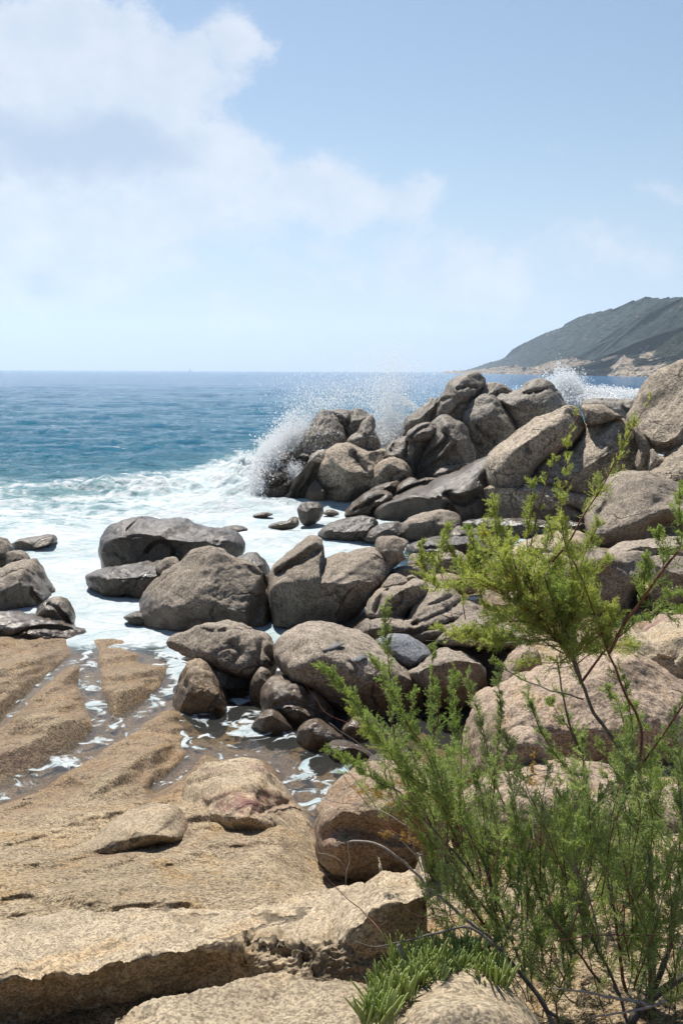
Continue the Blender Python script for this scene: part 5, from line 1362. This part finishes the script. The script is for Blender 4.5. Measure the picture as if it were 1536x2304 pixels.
# trunks and main limbs of the tall shrub
b(rt, [(1400, 2345), (1458, 2250), (1466, 2100), (1458, 1910), (1443, 1825), (1423, 1740), (1373, 1655), (1333, 1600), (1306, 1531), (1277, 1462), (1244, 1433), (1205, 1384), (1165, 1325), (1128, 1270)], (3.9, 4.2), .017, .003, B_GRY, F_YEL, .7, .08, .72, 'trunk')
b(rt, [(1380, 2380), (1418, 2300), (1458, 2252), (1508, 2215), (1560, 2180), (1640, 2080)], (3.8, 3.7), .022, .014, B_GRY, None, name='trunk')
b(rt, [(1440, 2290), (1468, 2230), (1505, 2130), (1520, 2020), (1548, 1900), (1580, 1780)], (3.9, 3.9), .015, .006, B_GRY, F_GRN, 1.0, .08, .3, 'trunk')
b(rt, [(1306, 1531), (1280, 1440), (1252, 1380), (1225, 1300), (1205, 1240)], (4.05, 4.1), .006, .002, B_GRY, F_YEL, .9, .08, .1)
b(rt, [(1205, 1384), (1196, 1310), (1192, 1249), (1204, 1176), (1217, 1126), (1230, 1074), (1250, 1022), (1277, 975), (1300, 936)], (4.1, 4.15), .004, .0012, B_RED, F_YEL, .25, .04, .2)
b(rt, [(1205, 1384), (1190, 1300), (1186, 1210), (1194, 1140), (1194, 1088)], (4.15, 4.2), .003, .0012, B_RED, F_YEL, 1.1, .065, .2)
b(rt, [(1180, 1345), (1176, 1296), (1150, 1262), (1125, 1225), (1113, 1170), (1103, 1098)], (4.15, 4.2), .0035, .0012, B_RED, F_YEL, 1.25, .075, .15)
b(rt, [(1290, 1300), (1275, 1230), (1269, 1170), (1268, 1105), (1274, 1027), (1279, 988), (1292, 930)], (4.0, 4.05), .003, .001, B_RED, F_YEL, .6, .06, .1)
b(rt, [(1170, 1350), (1205, 1303), (1244, 1261), (1277, 1222), (1318, 1150), (1352, 1098), (1378, 1046), (1396, 1009), (1425, 957), (1448, 921), (1466, 895)], (4.2, 4.1), .0055, .001, B_RED, F_YEL, .62, .07, .15)
b(rt, [(1430, 1760), (1443, 1640), (1410, 1570), (1394, 1534), (1361, 1453), (1342, 1400), (1319, 1335), (1296, 1280), (1277, 1235), (1264, 1189), (1255, 1120)], (3.9, 4.0), .007, .0015, B_RED, F_YEL, .9, .085, .35)
b(rt, [(1308, 1534), (1340, 1490), (1361, 1462), (1395, 1430), (1430, 1400)], (4.0, 3.9), .006, .002, B_RED, F_GRN, .8, .07, .5)
b(rt, [(1370, 1470), (1401, 1407), (1430, 1368), (1456, 1332), (1492, 1280), (1536, 1228), (1600, 1160)], (3.9, 3.8), .0065, .004, B_RED, F_GRN, .5, .085, .3)
b(rt, [(1450, 1345), (1448, 1300), (1452, 1268), (1450, 1255)], 3.85, .002, .001, B_RED, F_GRN, 2.2, .055, 0)
b(rt, [(1490, 1282), (1492, 1240), (1482, 1212), (1478, 1196)], 3.82, .002, .001, B_RED, F_GRN, 2.0, .055, 0)
b(rt, [(1530, 1235), (1532, 1180), (1526, 1140), (1534, 1100)], 3.8, .002, .001, B_RED, F_GRN, 2.0, .06, 0)
b(rt, [(1432, 1372), (1470, 1378), (1510, 1382), (1545, 1372)], 3.9, .002, .001, B_RED, F_GRN, 1.7, .055, 0)
b(rt, [(1475, 1310), (1505, 1330), (1545, 1340), (1580, 1330)], 3.85, .002, .001, B_RED, F_GRN, 1.7, .055, 0)
b(rt, [(1310, 1573), (1264, 1557), (1192, 1537), (1134, 1505), (1101, 1493)], (4.1, 4.3), .005, .0015, B_GRY, F_GRN, .45, .06, .2)
b(rt, [(1277, 1465), (1238, 1440), (1166, 1446), (1101, 1445), (1036, 1440), (958, 1441)], (4.1, 4.4), .0045, .001, B_GRY, F_YEL, .12, .04, .1)
b(rt, [(1240, 1436), (1200, 1422), (1150, 1420), (1090, 1432), (1030, 1425), (985, 1412)], (4.15, 4.3), .003, .001, B_RED, F_YEL, 1.9, .085, .1)
b(rt, [(1268, 1470), (1230, 1450), (1180, 1420)], 4.1, .004, .002, B_PALE, None)
for pts in [[(1244, 1433), (1205, 1400), (1150, 1380), (1095, 1372)], [(1244, 1433), (1215, 1370), (1170, 1330), (1110, 1318), (1075, 1330)], [(1200, 1384), (1150, 1350), (1085, 1290), (1040, 1262), (1010, 1240)],
            [(1262, 1445), (1262, 1380), (1250, 1320), (1262, 1255)], [(1270, 1460), (1300, 1400), (1310, 1340), (1330, 1290), (1365, 1262)], [(1275, 1462), (1320, 1440), (1370, 1400), (1392, 1380)],
            [(1210, 1390), (1225, 1330), (1235, 1280), (1230, 1225), (1240, 1180)], [(1150, 1350), (1110, 1320), (1060, 1300), (1000, 1322), (960, 1302)], [(1250, 1440), (1190, 1400), (1120, 1400), (1060, 1415)],
            [(1290, 1500), (1330, 1470), (1380, 1450), (1430, 1455)], [(1165, 1330), (1140, 1300), (1135, 1255), (1160, 1215)], [(1265, 1450), (1290, 1380), (1290, 1320), (1318, 1240), (1345, 1180)],
            [(1250, 1440), (1235, 1390), (1195, 1350), (1180, 1300)], [(1270, 1462), (1250, 1410), (1270, 1350), (1300, 1310)]]:
    b(rt, pts, (4.1, 4.1 + rng.uniform(-.2, .25)), .003, .001, B_RED, F_YEL, 1.55, .085, .1)
for pts in [[(1000, 1320), (985, 1260), (992, 1220), (1008, 1178)], [(1045, 1395), (1040, 1300), (1062, 1250), (1060, 1205)], [(1010, 1330), (970, 1296), (945, 1262), (948, 1225)], [(1080, 1345), (1068, 1290), (1075, 1260)]]:
    b(rt, pts, (4.2, 4.3), .0025, .001, B_RED, F_YEL, 1.35, .062, .1)
b(rt, [(1330, 1850), (1313, 1716), (1296, 1671), (1274, 1606), (1261, 1541), (1251, 1475)], (4.4, 4.35), .008, .003, B_GRY, F_GRN, .35, .06, .4)
b(rt, [(1305, 1700), (1280, 1640), (1250, 1600), (1238, 1575)], 4.4, .005, .001, B_GRY, F_GRN, .7, .06, .5)
b(rt, [(1430, 1900), (1423, 1729), (1420, 1638), (1410, 1567), (1400, 1515)], (4.2, 4.15), .006, .0015, B_GRY, F_GRN, .6, .06, .3)
b(rt, [(1380, 1850), (1436, 1733), (1492, 1651), (1536, 1586), (1600, 1500)], (3.7, 3.6), .005, .003, B_RED, F_GRN, .5, .06, .3)
b(rt, [(1470, 1900), (1440, 1780), (1410, 1690), (1395, 1600), (1360, 1540)], (4.3, 4.3), .004, .0012, B_RED, F_DRK, .9, .07, .3)
b(rt, [(1420, 2304), (1400, 2200), (1385, 2080), (1360, 1960), (1335, 1850), (1300, 1760), (1258, 1710), (1215, 1640), (1186, 1565)], (4.0, 4.3), .009, .0015, B_RED, F_DRK, 1.1, .085, .3)
b(rt, [(1413, 2300), (1380, 2210), (1330, 2110), (1290, 2010), (1268, 1900)], (3.7, 3.8), .007, .002, B_GRY, F_GRN, .9, .08, .3)
b(rt, [(1350, 2210), (1290, 2130), (1230, 2050)], 3.6, .006, .003, B_RED, F_DRK, .7, .08, .3)
b(rt, [(1463, 2262), (1413, 2255), (1343, 2237), (1240, 2222)], (3.3, 3.2), .0075, .002, B_PALE, None)
b(rt, [(1500, 2250), (1440, 2272), (1363, 2282), (1320, 2290)], (3.25, 3.2), .006, .002, B_PALE, None)
b(rt, [(1270, 1920), (1310, 1990), (1335, 2060), (1350, 2130)], 3.3, .004, .003, B_GRY, None)
b(rt, [(1250, 2115), (1330, 2106), (1400, 2102), (1470, 2104)], 3.3, .0025, .002, B_RED, F_GRN, .3, .05, .1)

ls = empty_thing('tamarisk_shrub', tuple(atY(1255, 2330, 3.9)), 'lower looser tamarisk shrub with orange withered sprays, reaching left over the rocks', 'shrub', GSH)
stems = [([(1140, 2110), (1010, 1930), (955, 1830), (900, 1720), (880, 1613), (879, 1535), (868, 1441), (866, 1356)], F_DRK, 1.0, .07, .30),
         ([(1090, 2080), (1010, 1980), (975, 1880), (968, 1800), (974, 1625), (972, 1535), (972, 1455)], F_DRK, 1.0, .07, .30),
         ([(1180, 2200), (1172, 2040), (1168, 1930), (1163, 1880), (1128, 1800), (1103, 1715), (1078, 1610), (1066, 1582), (1052, 1520)], F_DRK, .95, .08, .25),
         ([(1120, 2050), (1095, 1920), (1108, 1800), (1118, 1685), (1125, 1640), (1124, 1576), (1122, 1518)], F_DRK, .9, .07, .25),
         ([(1180, 2200), (1120, 2030), (1063, 1890), (1000, 1800), (925, 1750), (893, 1720), (859, 1668), (820, 1618), (800, 1584), (758, 1538), (716, 1494)], F_GRN, 1.2, .08, .35),
         ([(1060, 1960), (960, 1850), (893, 1777), (846, 1756), (794, 1722), (748, 1690)], F_GRN, 1.2, .07, .35),
         ([(1080, 2000), (1010, 1860), (970, 1720), (926, 1640), (891, 1576), (863, 1535), (835, 1477)], F_GRN, 1.0, .07, .3),
         ([(1040, 1900), (1010, 1770), (1018, 1680), (1020, 1590), (1025, 1500)], F_GRN, 1.2, .07, .25),
         ([(1000, 1900), (930, 1800), (905, 1700), (925, 1610), (930, 1560)], F_GRN, 1.1, .07, .25),
         ([(1015, 1950), (950, 1790), (870, 1690), (830, 1650), (790, 1600)], F_YEL, 1.0, .07, .35),
         ([(1020, 1960), (960, 1880), (900, 1820), (850, 1790), (800, 1775)], F_DRY, .45, .06, .3),
         ([(1000, 1930), (940, 1850), (920, 1780), (905, 1760), (895, 1735)], F_DRY, .45, .055, .3),
         ([(1080, 1960), (1050, 1880), (1010, 1830), (975, 1790)], F_DRY, .7, .06, .3),
         ([(1040, 1935), (960, 1905), (900, 1890), (862, 1880)], F_DRY, .5, .05, .4),
         ([(1200, 1900), (1195, 1800), (1200, 1730), (1196, 1700)], F_DRY, .45, .045, .4),
         ]
for (pts, lm, dn, ln, st_) in stems:
    b(ls, pts, (3.9 + rng.uniform(-.15, .25), 4.1 + rng.uniform(-.3, .5)), .006 if len(pts) > 5 else .003, .0011, B_RED if rng.random() < .6 else B_GRY, lm, dn, ln, st_)
for pts, r in [([(760, 1545), (747, 1520), (727, 1475), (716, 1438)], .0018), ([(900, 1660), (789, 1631), (737, 1603), (706, 1571), (677, 1528)], .0022), ([(950, 1960), (930, 1900), (896, 1793), (870, 1722), (852, 1707), (794, 1665), (740, 1626)], .0035),
               ([(960, 1880), (900, 1850), (830, 1815), (740, 1800), (675, 1767), (660, 1738)], .0030), ([(940, 1900), (870, 1860), (810, 1793), (770, 1740), (745, 1696)], .0025), ([(900, 1700), (860, 1690), (790, 1678), (730, 1678)], .0022),
               ([(900, 1580), (860, 1555), (820, 1510), (780, 1476)], .0018)]:
    b(ls, pts, (4.2, 4.4), r, .0009, B_RED if r < .003 else B_PALE, None, name='bare_twig')
b(ls, [(1260, 2330), (1200, 2225), (1148, 2170), (1075, 2090), (1012, 2034), (965, 1999), (941, 1968), (902, 1937), (855, 1905), (830, 1895), (800, 1891), (783, 1894)], (3.7, 4.0), .0120, .0045, B_PALE, None, name='bent_dead_branch', label='bleached dead branch arching over the square block')
b(ls, [(783, 1893), (786, 1935), (779, 1960), (777, 1992)], (4.0, 4.05), .0035, .002, B_PALE, None, name='bare_twig')
b(ls, [(778, 1955), (760, 1935), (738, 1922), (716, 1917)], 4.0, .002, .001, B_PALE, None, name='bare_twig')
b(ls, [(880, 2135), (871, 2120), (846, 2080), (816, 2050), (746, 1988), (720, 1950), (701, 1920)], (3.6, 3.9), .0032, .001, B_RED, None, name='bare_twig')
b(ls, [(1130, 2140), (1109, 2124), (1060, 2088), (1010, 2092), (933, 2112), (890, 2122), (848, 2130), (800, 2118)], (3.4, 3.5), .0065, .002, B_GRY, None, name='bare_twig')
b(ls, [(1060, 2100), (1020, 2075), (950, 2062), (905, 2040)], (3.7, 3.9), .0025, .001, B_RED, None, name='bare_twig')
b(ls, [(940, 1930), (900, 1890), (865, 1868), (845, 1858)], 4.1, .003, .001, B_PALE, None, name='bare_twig')
b(ls, [(920, 2200), (905, 2160), (895, 2128)], 3.4, .010, .008, B_PALE, None, name='dead_stub')
b(ls, [(1215, 2420), (1258, 2304), (1233, 2275), (1190, 2215), (1140, 2160), (1098, 2135), (1125, 2105), (1148, 2080), (1173, 1975), (1193, 1895)], (3.5, 3.7), .010, .002, B_GRY, F_GRN, .25, .06, .5, 'trunk')
b(ls, [(1165, 2040), (1165, 1940), (1160, 1860), (1150, 1790)], 3.75, .004, .001, B_GRY, F_DRK, .5, .06, .3)

# the dense skirt of younger stems: each its own branch
def skirt(root, n, xr, yr, hr, Yr, mats, tilt=0):
    for _ in range(n):
        x = rng.uniform(*xr); y = rng.uniform(*yr); h = rng.uniform(*hr)
        a = rng.normal(tilt, .28); Yb_ = rng.uniform(*Yr)
        pts = [(x, y)]
        for q in (.35, .7, 1.0):
            pts.append((x + math.sin(a) * h * q + rng.normal() * 9, y - math.cos(a) * h * q))
        m_ = mats[int(rng.integers(0, len(mats)))]
        b(root, pts, (Yb_, Yb_ + rng.uniform(-.15, .25)), .0028, .001, B_RED if rng.random() < .65 else B_GRY, m_, .5 + rng.random() * .38, .085, .06)


for _ in range(40):        # side shoots of the bright crown
    q = rng.random(); x0_ = 1120 + 170 * q + rng.normal() * 22; y0_ = 1300 + 190 * q + rng.normal() * 16
    a = rng.normal(-.15, .75); h = rng.uniform(80, 190)
    x1_ = np.clip(x0_ + math.sin(a) * h, 1010, 1400); y1_ = max(y0_ - math.cos(a) * h * .9, 1190)
    b(rt, [(x0_, y0_), ((x0_ + x1_) / 2 + rng.normal() * 8, (y0_ + y1_) / 2 + 5), (x1_, y1_)], (4.1, 4.1 + rng.uniform(-.3, .3)), .0022, .001, B_RED, F_YEL if rng.random() < .6 else F_GRN, .9, .07, .1)
skirt(rt, 66, (1220, 1600), (1950, 2340), (190, 400), (3.3, 4.3), [F_DRK, F_GRN, F_DRK])
skirt(rt, 14, (1400, 1600), (1750, 1950), (150, 300), (3.6, 4.2), [F_DRK, F_GRN])
skirt(rt, 18, (1250, 1600), (1900, 2200), (180, 330), (4.4, 5.2), [F_DRK, F_GRN])
skirt(ls, 42, (1080, 1290), (1980, 2330), (170, 330), (3.5, 4.2), [F_DRK, F_GRN], -.15)
skirt(ls, 20, (980, 1130), (1880, 2080), (140, 260), (3.7, 4.2), [F_DRK, F_GRN, F_DRK], -.25)
skirt(ls, 8, (880, 1050), (1750, 1880), (120, 220), (3.9, 4.4), [F_GRN, F_DRK], -.2)

# ------------------------------------------------------------------ fleshy-leaved plant
sr = empty_thing('samphire_plant', tuple(atY(990, 2250, 3.3)), 'low clump of fleshy upright green leaves growing on the rocks at the bottom', 'plant')
poly = [(822, 2320), (822, 2285), (850, 2250), (862, 2215), (872, 2180), (905, 2160), (935, 2150), (980, 2140), (1030, 2140), (1075, 2160), (1110, 2185), (1140, 2215), (1150, 2228), (1110, 2232), (1060, 2226), (1000, 2230), (950, 2246), (915, 2262), (885, 2290), (868, 2325)]
bases = []
while len(bases) < 125:
    x, y = rng.uniform(820, 1155), rng.uniform(2135, 2325)
    if in_poly(np.array([x]), np.array([y]), poly)[0]: bases.append((x, y))
bases.sort(key=lambda q: q[1])
for gi in range(5):
    VV, FF = [], []; off = 0
    for (x, y) in bases[gi::5]:
        Yp = np.interp(y, [2135, 2325], [3.62, 2.95]); B0 = atY(x, y, Yp)
        for k in range(int(rng.integers(5, 9))):
            az = rng.uniform(0, 2 * math.pi); lean = rng.uniform(.05, .75)
            d = norm(np.array([math.sin(az) * lean, math.cos(az) * lean * .7, 1.0]))
            Ln = rng.uniform(.065, .13); wd = rng.uniform(.0045, .0062)
            sd = norm(np.cross(d, np.array([math.cos(az), -math.sin(az), .2]))); nn_ = norm(np.cross(d, sd))
            base = B0 + rng.normal(size=3) * [.012, .012, .006]
            rows = []
            for u, wv in [(0, .45), (.25, .8), (.55, 1.0), (.8, .8), (.94, .42)]:
                c_ = base + d * Ln * u + nn_ * (u * u * Ln * .18) + np.array([0, 0, .008 * u])
                rows += [c_ + sd * wd * wv, c_ + nn_ * wd * wv * .5, c_ - sd * wd * wv, c_ - nn_ * wd * wv * .5]
            rows.append(base + d * Ln + nn_ * Ln * .2)
            V = np.array(rows); F = grid_faces(5, 4, wrap=True)
            j = np.arange(4); j2 = (j + 1) % 4
            T = np.concatenate([F[:, [0, 1, 2]], F[:, [0, 2, 3]], np.stack([16 + j, 16 + j2, np.full(4, 20)], -1)])
            VV.append(V); FF.append(T + off); off += len(V)
    o = mesh_obj('leaves', np.concatenate(VV), np.concatenate(FF), F_SUC, parent=sr)

# a small dark twig left on the slab
tw = branch(None, [(52, 1799), (62, 1796), (70, 1798)], 9.0, .006, .003, B_GRY, None, name='twig') if False else None
L = cr_open([(52, 1797), (60, 1799), (68, 1796), (74, 1798)], step=3)
P = atY(L[:, 0], L[:, 1], 8.75)
V, F = tube(P, .008, .004)
tag(mesh_obj('twig', V, F, B_GRY, origin=P[0]), 'small dark twig lying on the damp bedrock near the left edge', 'twig')

# dry litter under the shrubs: fallen sprays and bits of bark on the rock
m_lit, t = new_mat('dry_litter'); oi = t.new('ShaderNodeNewGeometry')
t.out(t.princ(Base_Color=t.mix(t.maprange(t.noise(oi.outputs['Position'], 40, 2, .5), .4, .6), (.13, .07, .035), (.28, .19, .11)), Roughness=.9))
sel = np.argwhere((X > 930) & (X < 1700) & (Y > 1720) & (Y < 2420))
pick = sel[rng.integers(0, len(sel), 9000)]
clump = fbm(Q[pick[:, 0], pick[:, 1]] * 2.0, 3) > -.05
A_ = Q[pick[:, 0], pick[:, 1]][clump] + rng.normal(size=(int(clump.sum()), 3)) * [.02, .02, 0] + [0, 0, .006]
D_ = norm(rng.normal(size=A_.shape) * [1, 1, .12])
V, F = blades(A_, D_, rng.uniform(.01, .05, len(A_)), rng.uniform(.0012, .003, len(A_)))
tag(mesh_obj('dry_litter', V, F, m_lit, smooth_shade=False), kind='stuff')

# ------------------------------------------------------------------ haze: one box of even, thin air
HZ = True
if HZ:
    mh = bpy.data.materials.new('haze'); mh.use_nodes = True
    nt = mh.node_tree; nt.nodes.clear()
    pv = nt.nodes.new('ShaderNodeVolumePrincipled'); pv.inputs['Color'].default_value = (.74, .87, 1.0, 1)
    pv.inputs['Density'].default_value = 0.00013; pv.inputs['Anisotropy'].default_value = .35
    oo = nt.nodes.new('ShaderNodeOutputMaterial'); nt.links.new(pv.outputs[0], oo.inputs['Volume'])
    x0, x1, y0, y1, z0, z1 = -14000, 15000, -80, 9400, -4, 420
    V = np.array([[x, y, z] for x in (x0, x1) for y in (y0, y1) for z in (z0, z1)], float)
    F = np.array([[0, 1, 3, 2], [4, 6, 7, 5], [0, 4, 5, 1], [2, 3, 7, 6], [0, 2, 6, 4], [1, 5, 7, 3]])
    hz = mesh_obj('haze', V, F, mh, smooth_shade=False)
    tag(hz, kind='stuff')
